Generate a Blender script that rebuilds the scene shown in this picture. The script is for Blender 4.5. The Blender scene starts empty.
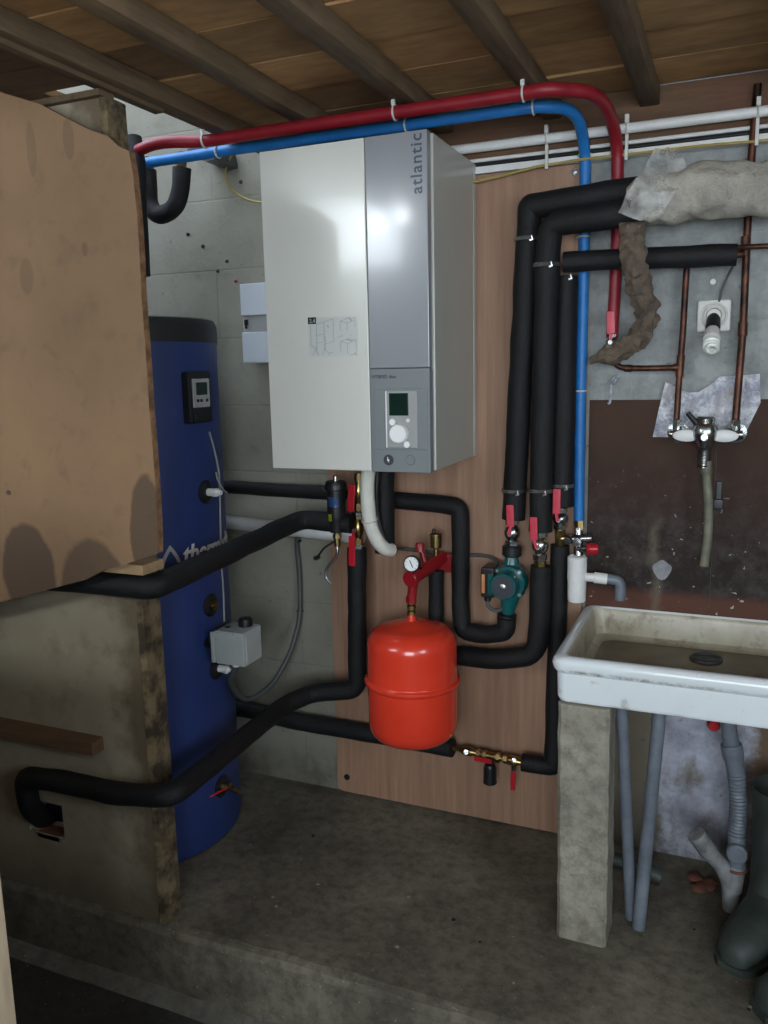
import bpy, bmesh, math, random
from mathutils import Vector, Matrix, noise as mnoise
random.seed(7)
sc = bpy.context.scene
COL = sc.collection
PI = math.pi
# ------------------------------------------------------------------ camera
CAM = Vector((0, -2.33, 1.40)); FPX = 829.41
YAW, PIT, ROL = 0.402914, 0.171498, -0.0210245
_f = Vector((-math.sin(YAW)*math.cos(PIT), math.cos(YAW)*math.cos(PIT), -math.sin(PIT)))
_r = Vector((math.cos(YAW), math.sin(YAW), 0)); _u = _r.cross(_f)
c_, s_ = math.cos(ROL), math.sin(ROL)
_r, _u = _r*c_+_u*s_, _u*c_-_r*s_
cd = bpy.data.cameras.new('camera'); cam = bpy.data.objects.new('camera', cd); COL.objects.link(cam)
cd.sensor_fit = 'VERTICAL'; cd.sensor_height = 24; cd.lens = FPX/1024*24; cd.clip_start = .02
M = Matrix((_r, _u, -_f)).transposed().to_4x4(); M.translation = CAM
cam.matrix_world = M; sc.camera = cam
def ray(px, py): return _r*((px-384)/FPX)-_u*((py-512)/FPX)+_f
def P(px, py, y):                       # point of the photo on the plane Y=y
    d = ray(px, py); return CAM+d*((y-CAM.y)/d.y)
def G(px, py, z=0):                     # ... on the plane Z=z
    d = ray(px, py); return CAM+d*((z-CAM.z)/d.z)
def X(px, py, x):
    d = ray(px, py); return CAM+d*((x-CAM.x)/d.x)
def PP(l): return [P(*p) for p in l]

# ------------------------------------------------------------------ materials
def lin(v): v /= 255; return v/12.92 if v <= .04045 else ((v+.055)/1.055)**2.4
def rgb(c): return (lin(c[0]), lin(c[1]), lin(c[2]), 1)
class NT:
    def __init__(s, name):
        s.m = bpy.data.materials.new(name); s.m.use_nodes = True; s.t = s.m.node_tree
        s.b = s.t.nodes['Principled BSDF']; s.co = s.t.nodes.new('ShaderNodeTexCoord').outputs['Object']
    def n(s, k, **kw):
        o = s.t.nodes.new(k)
        for a, v in kw.items():
            if a.startswith('_'): o.inputs[a[1:].replace('_', ' ')].default_value = v
            else: setattr(o, a, v)
        return o
    def l(s, a, b): s.t.links.new(a, b)
    def mapping(s, scale, src=None, loc=(0, 0, 0)):
        o = s.n('ShaderNodeMapping'); o.inputs['Scale'].default_value = scale; o.inputs['Location'].default_value = loc
        s.l(src or s.co, o.inputs['Vector']); return o.outputs[0]
    def noise(s, scale, detail=4, vec=None, rough=.6):
        o = s.n('ShaderNodeTexNoise'); o.inputs['Scale'].default_value = scale; o.inputs['Detail'].default_value = detail
        o.inputs['Roughness'].default_value = rough; s.l(vec or s.co, o.inputs['Vector']); return o.outputs['Fac']
    def ramp(s, f, a, b, inv=False):
        o = s.n('ShaderNodeMapRange'); o.inputs['From Min'].default_value = a; o.inputs['From Max'].default_value = b
        if inv: o.inputs['To Min'].default_value = 1; o.inputs['To Max'].default_value = 0
        s.l(f, o.inputs['Value']); return o.outputs[0]
    def mix(s, f, a, b):
        o = s.n('ShaderNodeMix', data_type='RGBA')
        if isinstance(f, (int, float)): o.inputs[0].default_value = f
        else: s.l(f, o.inputs[0])
        for i, v in ((6, a), (7, b)):
            if isinstance(v, tuple): o.inputs[i].default_value = rgb(v) if len(v) == 3 else v
            else: s.l(v, o.inputs[i])
        return o.outputs[2]
    def math(s, op, a, b=0.0, c=None):
        o = s.n('ShaderNodeMath', operation=op)
        for i, v in enumerate((a, b) if c is None else (a, b, c)):
            if isinstance(v, (int, float)): o.inputs[i].default_value = v
            else: s.l(v, o.inputs[i])
        return o.outputs[0]
    def xyz(s, src=None):
        o = s.n('ShaderNodeSeparateXYZ'); s.l(src or s.co, o.inputs[0]); return o.outputs
    def bump(s, f, st, dist=.01):
        o = s.n('ShaderNodeBump'); o.inputs['Strength'].default_value = st; o.inputs['Distance'].default_value = dist
        s.l(f, o.inputs['Height']); s.l(o.outputs[0], s.b.inputs['Normal'])
    def col(s, c): s.l(c, s.b.inputs['Base Color'])
    def band(s, v, lo, hi, soft):      # 1 between lo and hi
        return s.math('MULTIPLY', s.ramp(v, lo-soft, lo+soft), s.ramp(v, hi-soft, hi+soft, True))
def mat(name, c1, c2=None, scale=8, rough=.6, bump=0, metal=0, lo=.35, hi=.65, coat=0, detail=5, bscale=None, stretch=(1, 1, 1)):
    t = NT(name); v = t.mapping(stretch); n = t.noise(scale, detail, v)
    if c2 is None: c2 = tuple(max(0, x*.88) for x in c1)
    t.col(t.mix(t.ramp(n, lo, hi), c1, c2))
    t.b.inputs['Roughness'].default_value = rough; t.b.inputs['Metallic'].default_value = metal
    if coat: t.b.inputs['Coat Weight'].default_value = coat; t.b.inputs['Coat Roughness'].default_value = .1
    if bump: t.bump(t.noise(bscale or scale*4, 6, v), bump)
    return t.m
MT = {}
MT['foam'] = mat('black_foam', (10, 11, 12), (5, 6, 7), 30, .7, .3)
MT['white_paint'] = mat('white_enamel', (220, 219, 208), (215, 214, 203), 3, .26, 0, coat=.5)
MT['grey_door'] = mat('grey_enamel', (150, 152, 154), (146, 148, 150), 3, .22, 0, coat=.6)
MT['grey_ctrl'] = mat('grey_plastic', (124, 130, 130), (119, 126, 126), 5, .45)
MT['grey_side'] = mat('pale_grey_enamel', (186, 186, 175), (180, 180, 169), 3, .33, coat=.2)
MT['lightgrey'] = mat('light_grey_plastic', (160, 160, 156), (154, 154, 150), 5, .45)
MT['dark'] = mat('dark_plastic', (30, 31, 32), (24, 25, 26), 20, .4)
MT['ink'] = mat('ink', (58, 62, 66), (52, 55, 60), 20, .5)
MT['inklight'] = mat('faint_ink', (150, 152, 150), (138, 140, 139), 20, .5)
MT['chromeink'] = mat('blue_grey_letter', (70, 78, 94), (62, 70, 86), 20, .35)
MT['screen'] = mat('screen_glass', (24, 48, 40), (20, 40, 34), 10, .12)
MT['knobwhite'] = mat('white_plastic', (244, 244, 240), (236, 236, 232), 10, .4)
MT['blue_tank'] = mat('blue_tank_jacket', (42, 62, 118), (36, 54, 106), 4, .5, .05)
MT['blackband'] = mat('black_jacket_band', (28, 30, 32), (22, 24, 26), 8, .5)
MT['red_vessel'] = mat('red_enamel', (230, 66, 42), (220, 58, 36), 6, .26, 0, coat=.5)
MT['red_dark'] = mat('crimson_enamel', (150, 26, 34), (132, 22, 28), 10, .35, coat=.3)
MT['lever'] = mat('red_lever_coating', (196, 30, 46), (178, 24, 38), 20, .35, coat=.3)
MT['leverpink'] = mat('faded_red_lever_coating', (206, 66, 84), (190, 50, 68), 20, .35)
MT['redpex'] = mat('red_pipe_plastic', (146, 28, 40), (130, 24, 34), 20, .45, .1)
MT['bluepex'] = mat('blue_pipe_plastic', (38, 124, 196), (32, 112, 182), 20, .45, .1)
MT['brass'] = mat('brass', (186, 164, 110), (150, 130, 84), 40, .3, 0, 1)
MT['steel'] = mat('chromed_brass', (190, 192, 190), (150, 152, 150), 40, .22, .1, 1)
MT['wire'] = mat('galvanised_wire', (205, 208, 208), (170, 172, 172), 60, .35, 0, 1)
MT['copper'] = mat('tarnished_copper', (104, 66, 50), (36, 28, 25), 22, .45, .1, .7, lo=.4, hi=.6, stretch=(1, 1, .5))
MT['teal'] = mat('teal_pump_paint', (18, 92, 92), (12, 78, 80), 20, .3, .05, coat=.3)
MT['tie'] = mat('white_nylon', (214, 212, 204), (200, 198, 190), 40, .4)
MT['pvcwhite'] = mat('white_pvc', (230, 230, 226), (220, 220, 215), 20, .35)
MT['pvccream'] = mat('white_foam_sleeve', (232, 230, 216), (220, 218, 204), 30, .6, .1)
MT['pvcgrey'] = mat('grey_pvc', (120, 128, 136), (92, 98, 106), 12, .4, .03)
MT['pvcdirty'] = mat('dirty_grey_pvc', (150, 152, 152), (96, 96, 96), 18, .55, .1, lo=.4, hi=.7)
MT['cablegrey'] = mat('grey_cable', (84, 86, 84), (74, 76, 74), 20, .5)
MT['cablewhite'] = mat('pale_cable', (150, 152, 150), (138, 140, 138), 20, .5)
MT['yellow'] = mat('yellow_wire', (176, 156, 88), (160, 140, 76), 20, .5)
MT['boxwhite'] = mat('white_box_plastic', (206, 212, 216), (198, 204, 208), 5, .35)
MT['jbox'] = mat('junction_box_plastic', (176, 182, 178), (166, 172, 168), 5, .45)
MT['labelblue'] = mat('blue_label', (50, 90, 150), (150, 170, 200), 60, .5, lo=.55, hi=.6)
MT['labelyellow'] = mat('yellow_label', (190, 196, 40), (170, 178, 30), 30, .5)
MT['labelorange'] = mat('orange_label', (206, 138, 88), (190, 122, 76), 30, .5)
MT['boot'] = mat('dark_green_rubber', (62, 70, 64), (40, 46, 42), 12, .55, .1)
MT['bracket'] = mat('grey_bracket_steel', (96, 100, 108), (80, 84, 92), 20, .4, 0, .5)
MT['drops'] = mat('lens_white', (190, 200, 210))
MT['rag'] = mat('white_fibre_scrap', (190, 196, 200), (120, 124, 126), 40, .8)
MT['cone'] = mat('brick', (120, 70, 52), (90, 54, 42), 20, .8, .2)
# wood / board
def woodmat(name, c1, c2, c3, sc_, rough=.75, bump=.3, var=False, stain=None):
    t = NT(name); v = t.mapping(sc_); g = t.noise(5, 8, v, .65)
    c = t.mix(t.ramp(g, .3, .7), c1, c2)
    c = t.mix(t.ramp(t.noise(1.7, 4), .55, .75), c, c3)
    if var:
        a = t.n('ShaderNodeAttribute', attribute_name='tone'); m = t.n('ShaderNodeMix', data_type='RGBA', blend_type='MULTIPLY')
        m.inputs[0].default_value = 1; t.l(c, m.inputs[6]); t.l(a.outputs['Color'], m.inputs[7]); c = m.outputs[2]
    t.col(c); t.b.inputs['Roughness'].default_value = rough; t.bump(g, bump, .004); return t.m
MT['plywood'] = woodmat('pink_plywood', (170, 134, 108), (138, 103, 80), (130, 96, 74), (9, 9, .45), .62, .05)
MT['plank'] = woodmat('ceiling_plank', (200, 156, 104), (160, 120, 76), (114, 84, 56), (1.6, 5, 5), .85, .25, True)
MT['joist'] = woodmat('old_joist', (118, 98, 72), (88, 70, 50), (140, 116, 84), (12, 1, 12), .85, .5)
MT['lightwood'] = woodmat('raw_batten', (178, 150, 112), (150, 122, 86), (130, 104, 74), (1, 12, 12), .8, .3)
MT['darkwood'] = woodmat('brown_batten', (120, 92, 66), (92, 68, 48), (70, 52, 38), (1, 12, 12), .8, .3)
MT['plate'] = woodmat('wall_plate_wood', (112, 84, 60), (84, 62, 46), (104, 62, 48), (1, 9, 9), .85, .4)
MT['post'] = woodmat('door_post_wood', (196, 176, 146), (160, 142, 116), (120, 112, 92), (10, 10, .8), .7, .3)
# concrete-type surfaces
def conc(name, c1, c2, spots, sc_=2.2, bump=.5, rough=.9):
    t = NT(name); n = t.noise(sc_, 8, None, .65); f = t.noise(28, 6, None, .7)
    c = t.mix(t.ramp(n, .35, .65), c1, c2)
    c = t.mix(t.math('MULTIPLY', t.ramp(f, .42, .68), .55), c, spots)
    c = t.mix(t.math('MULTIPLY', t.ramp(t.noise(90, 3), .66, .72), .5), c, (176, 170, 154))
    t.col(c); t.b.inputs['Roughness'].default_value = rough
    t.bump(t.math('ADD', f, t.math('MULTIPLY', n, 2.0)), bump, .006); return t
t = conc('platform_concrete', (134, 127, 109), (74, 69, 58), (38, 35, 30), 1.9)
t.b.inputs['Roughness'].default_value = .8; MT['platform'] = t.m
MT['lowfloor'] = conc('lower_floor_concrete', (66, 63, 56), (50, 48, 43), (34, 33, 30)).m
MT['pier'] = conc('pier_concrete', (172, 167, 150), (140, 135, 120), (70, 66, 58), 6, 1.0).m
MT['plain'] = conc('room_render', (150, 146, 136), (130, 126, 116), (110, 106, 98)).m
MT['mortar'] = conc('mortar', (124, 120, 108), (98, 94, 84), (70, 66, 58), 8, .9).m
# back wall: old render with block joints, patchy darker foot, pale peeling paint under the sink
t = NT('old_wall_render'); x, y, z = t.xyz()
n1 = t.noise(1.6, 7, None, .6); n2 = t.noise(9, 7, None, .7); n3 = t.noise(42, 5)
c = t.mix(t.ramp(n1, .35, .65), (152, 149, 134), (130, 127, 112))
c = t.mix(t.math('MULTIPLY', t.ramp(n2, .52, .72), .5), c, (112, 108, 92))
c = t.mix(t.math('MULTIPLY', t.band(x, -.38, 3, .01), t.ramp(z, .7, .8)), c, t.mix(t.ramp(n2, .4, .7), (160, 163, 160), (112, 114, 110)))
br = t.n('ShaderNodeTexBrick'); br.offset = .5; vv = t.n('ShaderNodeCombineXYZ'); t.l(x, vv.inputs[0]); t.l(z, vv.inputs[1])
t.l(vv.outputs[0], br.inputs['Vector'])
for k, v in (('Scale', 1), ('Mortar Size', .004), ('Mortar Smooth', .8), ('Brick Width', .52), ('Row Height', .215)): br.inputs[k].default_value = v
br.inputs['Color1'].default_value = (0, 0, 0, 1); br.inputs['Color2'].default_value = (0, 0, 0, 1); br.inputs['Mortar'].default_value = (1, 1, 1, 1)
jn = t.math('MULTIPLY', br.outputs['Color'], t.ramp(t.noise(2.6, 3), .42, .6))
jn = t.math('MULTIPLY', jn, t.ramp(x, -1.0, -1.1))
c = t.mix(t.math('MULTIPLY', jn, .3), c, (74, 72, 62))
under = t.math('MULTIPLY', t.ramp(x, -.36, -.3), t.ramp(t.math('ADD', z, t.math('MULTIPLY', n1, .1)), .72, .78, True))
cu = t.mix(t.ramp(n2, .4, .62), (190, 192, 204), (140, 142, 152))
cu = t.mix(t.ramp(t.math('ADD', x, t.math('MULTIPLY', t.noise(6, 5), .16)), -.09, -.07, True), cu, t.mix(n2, (128, 118, 96), (96, 92, 84)))
cu = t.mix(t.ramp(t.math('ADD', t.noise(3.1, 5, t.mapping((1.6, 1, .8), None, (3.3, 0, 1.2))), t.math('MULTIPLY', z, -.12)), .50, .58), cu, (118, 110, 88))
cu = t.mix(t.math('MULTIPLY', t.ramp(n2, .62, .68), .8), cu, (70, 66, 58))
rt = t.math('MULTIPLY', t.ramp(t.math('ADD', x, t.math('MULTIPLY', n2, .12)), .13, .16), t.ramp(z, .62, .5, False))
cu = t.mix(t.ramp(t.math('ADD', x, t.math('MULTIPLY', n2, .14)), .13, .17), cu, (112, 92, 70))
c = t.mix(under, c, cu)
foot = t.ramp(t.math('ADD', z, t.math('MULTIPLY', n1, .12)), .24, .10, False)
c = t.mix(t.math('MULTIPLY', t.math('MULTIPLY', foot, t.ramp(n2, .2, .6)), .75), c, (72, 69, 56))
c = t.mix(t.math('MULTIPLY', t.ramp(n3, .63, .72), .6), c, (70, 66, 56))
t.col(c); t.b.inputs['Roughness'].default_value = .88
t.bump(t.math('ADD', t.math('ADD', n2, t.math('MULTIPLY', n3, .4)), t.math('MULTIPLY', br.outputs['Color'], -.25)), .45, .006); MT['wall'] = t.m
# partition: stained cream plaster
t = NT('cream_partition_render'); x, y, z = t.xyz(); n1 = t.noise(2.4, 7); n2 = t.noise(10, 6)
c = t.mix(t.ramp(n1, .35, .65), (168, 156, 132), (146, 134, 112)); c = t.mix(t.math('MULTIPLY', t.ramp(n2, .5, .7), .55), c, (118, 104, 82))
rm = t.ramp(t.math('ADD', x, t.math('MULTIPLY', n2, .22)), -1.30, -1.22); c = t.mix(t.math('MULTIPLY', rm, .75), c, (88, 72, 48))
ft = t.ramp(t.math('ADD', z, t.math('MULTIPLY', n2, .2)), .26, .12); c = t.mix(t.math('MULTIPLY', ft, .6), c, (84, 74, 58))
t.col(c); t.b.inputs['Roughness'].default_value = .85; t.bump(n2, .35, .004); MT['partition'] = t.m
t = NT('raw_partition_edge'); n2 = t.noise(18, 7)
t.col(t.mix(t.ramp(n2, .4, .6), (128, 112, 82), (62, 52, 38))); t.b.inputs['Roughness'].default_value = .95; t.bump(n2, 1, .01); MT['edge'] = t.m
# brown fibreboard leaning in front with three damp stains of their own shape
t = NT('brown_fibreboard'); x, y, z = t.xyz(); n1 = t.noise(2.2, 6); n2 = t.noise(16, 5)
n4 = t.noise(5, 4); c = t.mix(t.ramp(n1, .35, .65), (148, 116, 84), (128, 100, 72)); c = t.mix(t.math('MULTIPLY', t.ramp(n2, .55, .72), .55), c, (112, 90, 68))
def blob(px, py, rx, rz, wob=.35):
    p = P(px, py, -.87)
    dx = t.math('DIVIDE', t.math('SUBTRACT', x, p.x), rx); dz = t.math('DIVIDE', t.math('SUBTRACT', z, p.z), rz)
    d = t.math('ADD', t.math('MULTIPLY', dx, dx), t.math('MULTIPLY', dz, dz))
    return t.ramp(t.math('ADD', d, t.math('MULTIPLY', t.math('ADD', n2, n4), wob)), 1.06+wob, .86+wob)
for b_, k in ((blob(32, 572, .088, .125, .5), .8), (blob(97, 590, .10, .125, .6), .7), (blob(152, 540, .05, .15, .6), .75), (blob(35, 150, .014, .06, 1.6), .25), (blob(72, 140, .014, .04, 1.6), .3), (blob(30, 275, .02, .04, 1.8), .25), (blob(88, 250, .008, .014, 1.4), .4), (blob(12, 492, .008, .006, .3), .9)):
    c = t.mix(t.math('MULTIPLY', b_, k), c, (74, 58, 46))
t.col(c); t.b.inputs['Roughness'].default_value = .7; t.bump(n2, .12, .003); MT['board'] = t.m
MT['boardedge'] = mat('fibreboard_torn_edge', (160, 118, 80), (104, 76, 52), 30, .95, .8)
# stained hardboard behind the sink
t = NT('stained_hardboard'); x, y, z = t.xyz(); n1 = t.noise(3, 8); n2 = t.noise(20, 7, None, .75); n3 = t.noise(7, 6)
c = t.mix(t.ramp(n1, .35, .65), (78, 56, 44), (60, 44, 36))
dk = t.ramp(t.math('ADD', z, t.math('MULTIPLY', n1, .5)), 1.45, 1.1); c = t.mix(t.math('MULTIPLY', dk, .8), c, t.mix(t.ramp(n2, .45, .75), (36, 33, 31), (84, 80, 78)))
c = t.mix(t.ramp(t.math('ADD', z, t.math('MULTIPLY', n3, .05)), .815, .79), c, (92, 60, 48))
c = t.mix(t.math('MULTIPLY', t.ramp(t.noise(60, 2), .70, .73), t.ramp(z, 1.15, .9)), c, (170, 164, 156))
wd = t.math('ABSOLUTE', t.math('ADD', t.math('SUBTRACT', x, -.185), t.math('MULTIPLY', t.math('SUBTRACT', n3, .5), .12)))
c = t.mix(t.math('MULTIPLY', t.math('MULTIPLY', t.ramp(wd, .02, .0), t.ramp(z, 1.0, .95)), .5), c, (120, 112, 96))
t.col(c); t.b.inputs['Roughness'].default_value = .75; t.b.inputs['Specular IOR Level'].default_value = .25; t.bump(n2, .25, .004); MT['hardboard'] = t.m
# sink ceramic with grime
t = NT('old_ceramic'); x, y, z = t.xyz(); n1 = t.noise(6, 6); n2 = t.noise(26, 6, None, .7)
c = t.mix(t.math('MULTIPLY', t.ramp(n1, .45, .75), .35), (226, 232, 232), (200, 202, 196))
c = t.mix(t.math('MULTIPLY', t.ramp(n2, .62, .70), .35), c, (110, 92, 72)); t.col(c)
n3 = t.noise(40, 5, None, .7); gr = t.math('ADD', t.math('MULTIPLY', t.ramp(z, .012, .0), t.ramp(n1, .42, .55)), t.math('MULTIPLY', t.band(z, .079, .086, .004), t.ramp(n3, .45, .6)))
c = t.mix(t.math('MULTIPLY', t.math('MULTIPLY', gr, t.ramp(x, .1, -.35)), .8), c, (84, 72, 58)); t.col(c)
t.b.inputs['Roughness'].default_value = .25; t.b.inputs['Coat Weight'].default_value = .4; MT['ceramic'] = t.m
t = NT('grimy_basin'); n1 = t.noise(5, 7); n2 = t.noise(18, 7, None, .7)
c = t.mix(t.ramp(n1, .35, .65), (196, 190, 170), (156, 146, 120)); c = t.mix(t.math('MULTIPLY', t.ramp(n2, .52, .66), .6), c, (108, 76, 52)); t.col(c)
t.b.inputs['Roughness'].default_value = .35; MT['basin'] = t.m
t = NT('basin_floor_scum'); n1 = t.noise(5, 7); c = t.mix(t.ramp(n1, .35, .65), (74, 62, 46), (108, 94, 70)); t.col(c)
t.b.inputs['Roughness'].default_value = .25; MT['basinfloor'] = t.m
t = NT('mineral_wool'); n1 = t.noise(7, 8, None, .7); n2 = t.noise(34, 6, None, .8)
c = t.mix(t.ramp(n1, .35, .65), (206, 200, 184), (166, 160, 148)); c = t.mix(t.math('MULTIPLY', t.ramp(n2, .5, .75), .5), c, (120, 112, 100))
t.col(c); t.b.inputs['Roughness'].default_value = .95; t.bump(n2, 1, .012); MT['wool'] = t.m
t = NT('brown_mineral_wool'); n1 = t.noise(9, 8, None, .7); n2 = t.noise(50, 6, None, .8)
c = t.mix(t.ramp(n1, .35, .65), (142, 124, 104), (104, 92, 80)); c = t.mix(t.math('MULTIPLY', t.ramp(n2, .5, .7), .7), c, (64, 58, 52))
t.col(c); t.b.inputs['Roughness'].default_value = .95; t.bump(n2, 1, .014); MT['woolbrown'] = t.m
t = NT('clear_film'); t.b.inputs['Base Color'].default_value = rgb((214, 214, 208)); t.b.inputs['Roughness'].default_value = .3
t.l(t.ramp(t.noise(14, 5), .3, .75), t.b.inputs['Alpha']); t.bump(t.noise(20, 5), .8, .01); MT['film'] = t.m
t = NT('crumpled_foil'); n1 = t.noise(22, 5, None, .75)
c = t.mix(t.ramp(n1, .42, .6), (252, 253, 255), (176, 180, 198)); c = t.mix(t.ramp(t.noise(11, 4), .52, .7), c, (232, 214, 200)); t.col(c)
t.b.inputs['Metallic'].default_value = .2; t.b.inputs['Roughness'].default_value = .3; t.bump(n1, 1, .03); MT['foil'] = t.m
t = NT('hose_rubber'); t.col(t.mix(t.ramp(t.noise(14, 5), .4, .65), (128, 128, 108), (88, 86, 74))); t.b.inputs['Roughness'].default_value = .5; MT['hose'] = t.m
t = NT('glass_bulb'); t.b.inputs['Base Color'].default_value = rgb((236, 236, 228)); t.b.inputs['Roughness'].default_value = .2; MT['bulb'] = t.m

# ------------------------------------------------------------------ mesh helpers
def NB(): return bmesh.new()
def merge(bm, t, mi=0):
    me = bpy.data.meshes.new('tmp')
    for f in t.faces: f.material_index = mi
    t.to_mesh(me); t.free(); bm.from_mesh(me); bpy.data.meshes.remove(me)
def box(bm, x0, x1, y0, y1, z0, z1, bev=0, mi=0, seg=2, rot=None):
    t = NB(); bmesh.ops.create_cube(t, size=1)
    c = Vector(((x0+x1)/2, (y0+y1)/2, (z0+z1)/2))
    for v in t.verts: v.co = Vector((v.co.x*abs(x1-x0), v.co.y*abs(y1-y0), v.co.z*abs(z1-z0)))
    if bev: bmesh.ops.bevel(t, geom=t.edges[:]+t.verts[:], offset=bev, segments=seg, affect='EDGES', profile=.5)
    for v in t.verts: v.co = (rot @ v.co if rot else v.co)+c
    merge(bm, t, mi)
def obox(bm, c, ax, ay, az, sx, sy, sz, bev=0, mi=0):
    t = NB(); bmesh.ops.create_cube(t, size=1)
    for v in t.verts: v.co = Vector((v.co.x*sx, v.co.y*sy, v.co.z*sz))
    if bev: bmesh.ops.bevel(t, geom=t.edges[:]+t.verts[:], offset=bev, segments=2, affect='EDGES', profile=.5)
    ax, ay, az = Vector(ax).normalized(), Vector(ay).normalized(), Vector(az).normalized()
    for v in t.verts: v.co = Vector(c)+ax*v.co.x+ay*v.co.y+az*v.co.z
    merge(bm, t, mi)
def frame(d):
    d = Vector(d).normalized(); a = Vector((0, 0, 1)) if abs(d.z) < .9 else Vector((1, 0, 0))
    u = d.cross(a).normalized(); return u, d.cross(u).normalized(), d
def lathe(bm, o, axis, prof, seg=28, mi=0, angle=None):
    u, w, d = frame(axis); o = Vector(o); t = NB(); rings = []
    for r, h in prof:
        if r < 1e-5: rings.append([t.verts.new(o+d*h)])
        else: rings.append([t.verts.new(o+d*h+(u*math.cos(2*PI*k/seg)+w*math.sin(2*PI*k/seg))*r) for k in range(seg)])
    for a, b in zip(rings, rings[1:]):
        for k in range(seg):
            k2 = (k+1) % seg
            if len(a) == 1 and len(b) == 1: continue
            if len(a) == 1: t.faces.new((a[0], b[k2], b[k]))
            elif len(b) == 1: t.faces.new((a[k], a[k2], b[0]))
            else: t.faces.new((a[k], a[k2], b[k2], b[k]))
    for R_ in (rings[0], rings[-1]):
        if len(R_) > 1: t.faces.new(R_)
    bmesh.ops.recalc_face_normals(t, faces=t.faces[:]); merge(bm, t, mi)
def cyl(bm, a, b, r, r2=None, seg=20, bev=0, mi=0):
    a, b = Vector(a), Vector(b); L = (b-a).length; r2 = r if r2 is None else r2
    pr = [(r, 0), (r2, L)] if not bev else [(r-bev, 0), (r, bev), (r2, L-bev), (r2-bev, L)]
    lathe(bm, a, b-a, [(0, pr[0][1])]+pr+[(0, pr[-1][1])], seg, mi)
def hexn(bm, a, b, r, mi=0): cyl(bm, a, b, r, None, 6, 0, mi)
def rounded(pts, rad, n=6):
    pts = [Vector(p) for p in pts]; out = [pts[0]]
    for i in range(1, len(pts)-1):
        p = pts[i]; a = pts[i-1]-p; b = pts[i+1]-p; rr = rad[i] if isinstance(rad, (list, tuple)) else rad
        q = min(rr, a.length*.48, b.length*.48); A = p+a.normalized()*q; B = p+b.normalized()*q
        for k in range(n+1):
            s = k/n; out.append(A*(1-s)**2+p*2*s*(1-s)+B*s*s)
    out.append(pts[-1]); return out
def spline(pts, n=8):
    pts = [Vector(p) for p in pts]; q = [pts[0]*2-pts[1]]+pts+[pts[-1]*2-pts[-2]]; out = []
    for i in range(1, len(q)-2):
        a, b, c, d = q[i-1:i+3]
        for k in range(n):
            s = k/n; out.append(.5*((2*b)+(c-a)*s+(2*a-5*b+4*c-d)*s*s+(3*b-a-3*c+d)*s**3))
    out.append(pts[-1]); return out
def densify(pts, step):
    out = [Vector(pts[0])]
    for a, b in zip(pts, pts[1:]):
        a, b = Vector(a), Vector(b); m = max(1, int((b-a).length/step))
        for k in range(1, m+1): out.append(a.lerp(b, k/m))
    return out
def tube(bm, pts, r, seg=14, mi=0, wob=0, wf=9, rfun=None, capr=0):
    pts = [Vector(p) for p in pts]; pts = [p for i, p in enumerate(pts) if i == 0 or (p-pts[i-1]).length > 1e-5]
    n = len(pts); L = [0]
    for i in range(1, n): L.append(L[-1]+(pts[i]-pts[i-1]).length)
    T = [((pts[min(i+1, n-1)]-pts[max(i-1, 0)])).normalized() for i in range(n)]
    u, w, _ = frame(T[0]); t = NB(); rings = []
    for i in range(n):
        u = (u-T[i]*u.dot(T[i])).normalized(); w = T[i].cross(u)
        rr = (r[0]+(r[1]-r[0])*L[i]/L[-1]) if isinstance(r, tuple) else r
        if rfun: rr *= rfun(L[i], L[-1])
        ring = []
        for k in range(seg):
            a = 2*PI*k/seg; d = u*math.cos(a)+w*math.sin(a); q = rr
            if wob: q *= 1+wob*mnoise.noise((pts[i]+d*rr)*wf)
            ring.append(t.verts.new(pts[i]+d*q))
        rings.append(ring)
    for a, b in zip(rings, rings[1:]):
        for k in range(seg): t.faces.new((a[k], a[(k+1) % seg], b[(k+1) % seg], b[k]))
    for R_, i in ((rings[0], 0), (rings[-1], n-1)):
        c = t.verts.new(pts[i])
        for k in range(seg): t.faces.new((R_[k], R_[(k+1) % seg], c))
    bmesh.ops.recalc_face_normals(t, faces=t.faces[:]); merge(bm, t, mi)
def ring(bm, c, axis, R_, r, seg=28, s2=8, mi=0):
    u, w, d = frame(axis); c = Vector(c); t = NB(); rs = []
    for i in range(seg):
        a = 2*PI*i/seg; o = u*math.cos(a)+w*math.sin(a)
        rs.append([t.verts.new(c+o*(R_+r*math.cos(2*PI*k/s2))+d*(r*math.sin(2*PI*k/s2))) for k in range(s2)])
    for i in range(seg):
        for k in range(s2): t.faces.new((rs[i][k], rs[(i+1) % seg][k], rs[(i+1) % seg][(k+1) % s2], rs[i][(k+1) % s2]))
    bmesh.ops.recalc_face_normals(t, faces=t.faces[:]); merge(bm, t, mi)
def prism(bm, poly, th, mi=0, mi_side=None):
    th = Vector(th); t = NB(); a = [t.verts.new(Vector(p)) for p in poly]; b = [t.verts.new(Vector(p)+th) for p in poly]; n = len(poly)
    f1 = t.faces.new(a); f2 = t.faces.new(b[::-1]); sides = [t.faces.new((a[i], b[i], b[(i+1) % n], a[(i+1) % n])) for i in range(n)]
    bmesh.ops.recalc_face_normals(t, faces=t.faces[:])
    for f in t.faces: f.material_index = mi
    if mi_side is not None:
        for f in sides: f.material_index = mi_side
    me = bpy.data.meshes.new('tmp'); t.to_mesh(me); t.free(); bm.from_mesh(me); bpy.data.meshes.remove(me)
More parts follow.
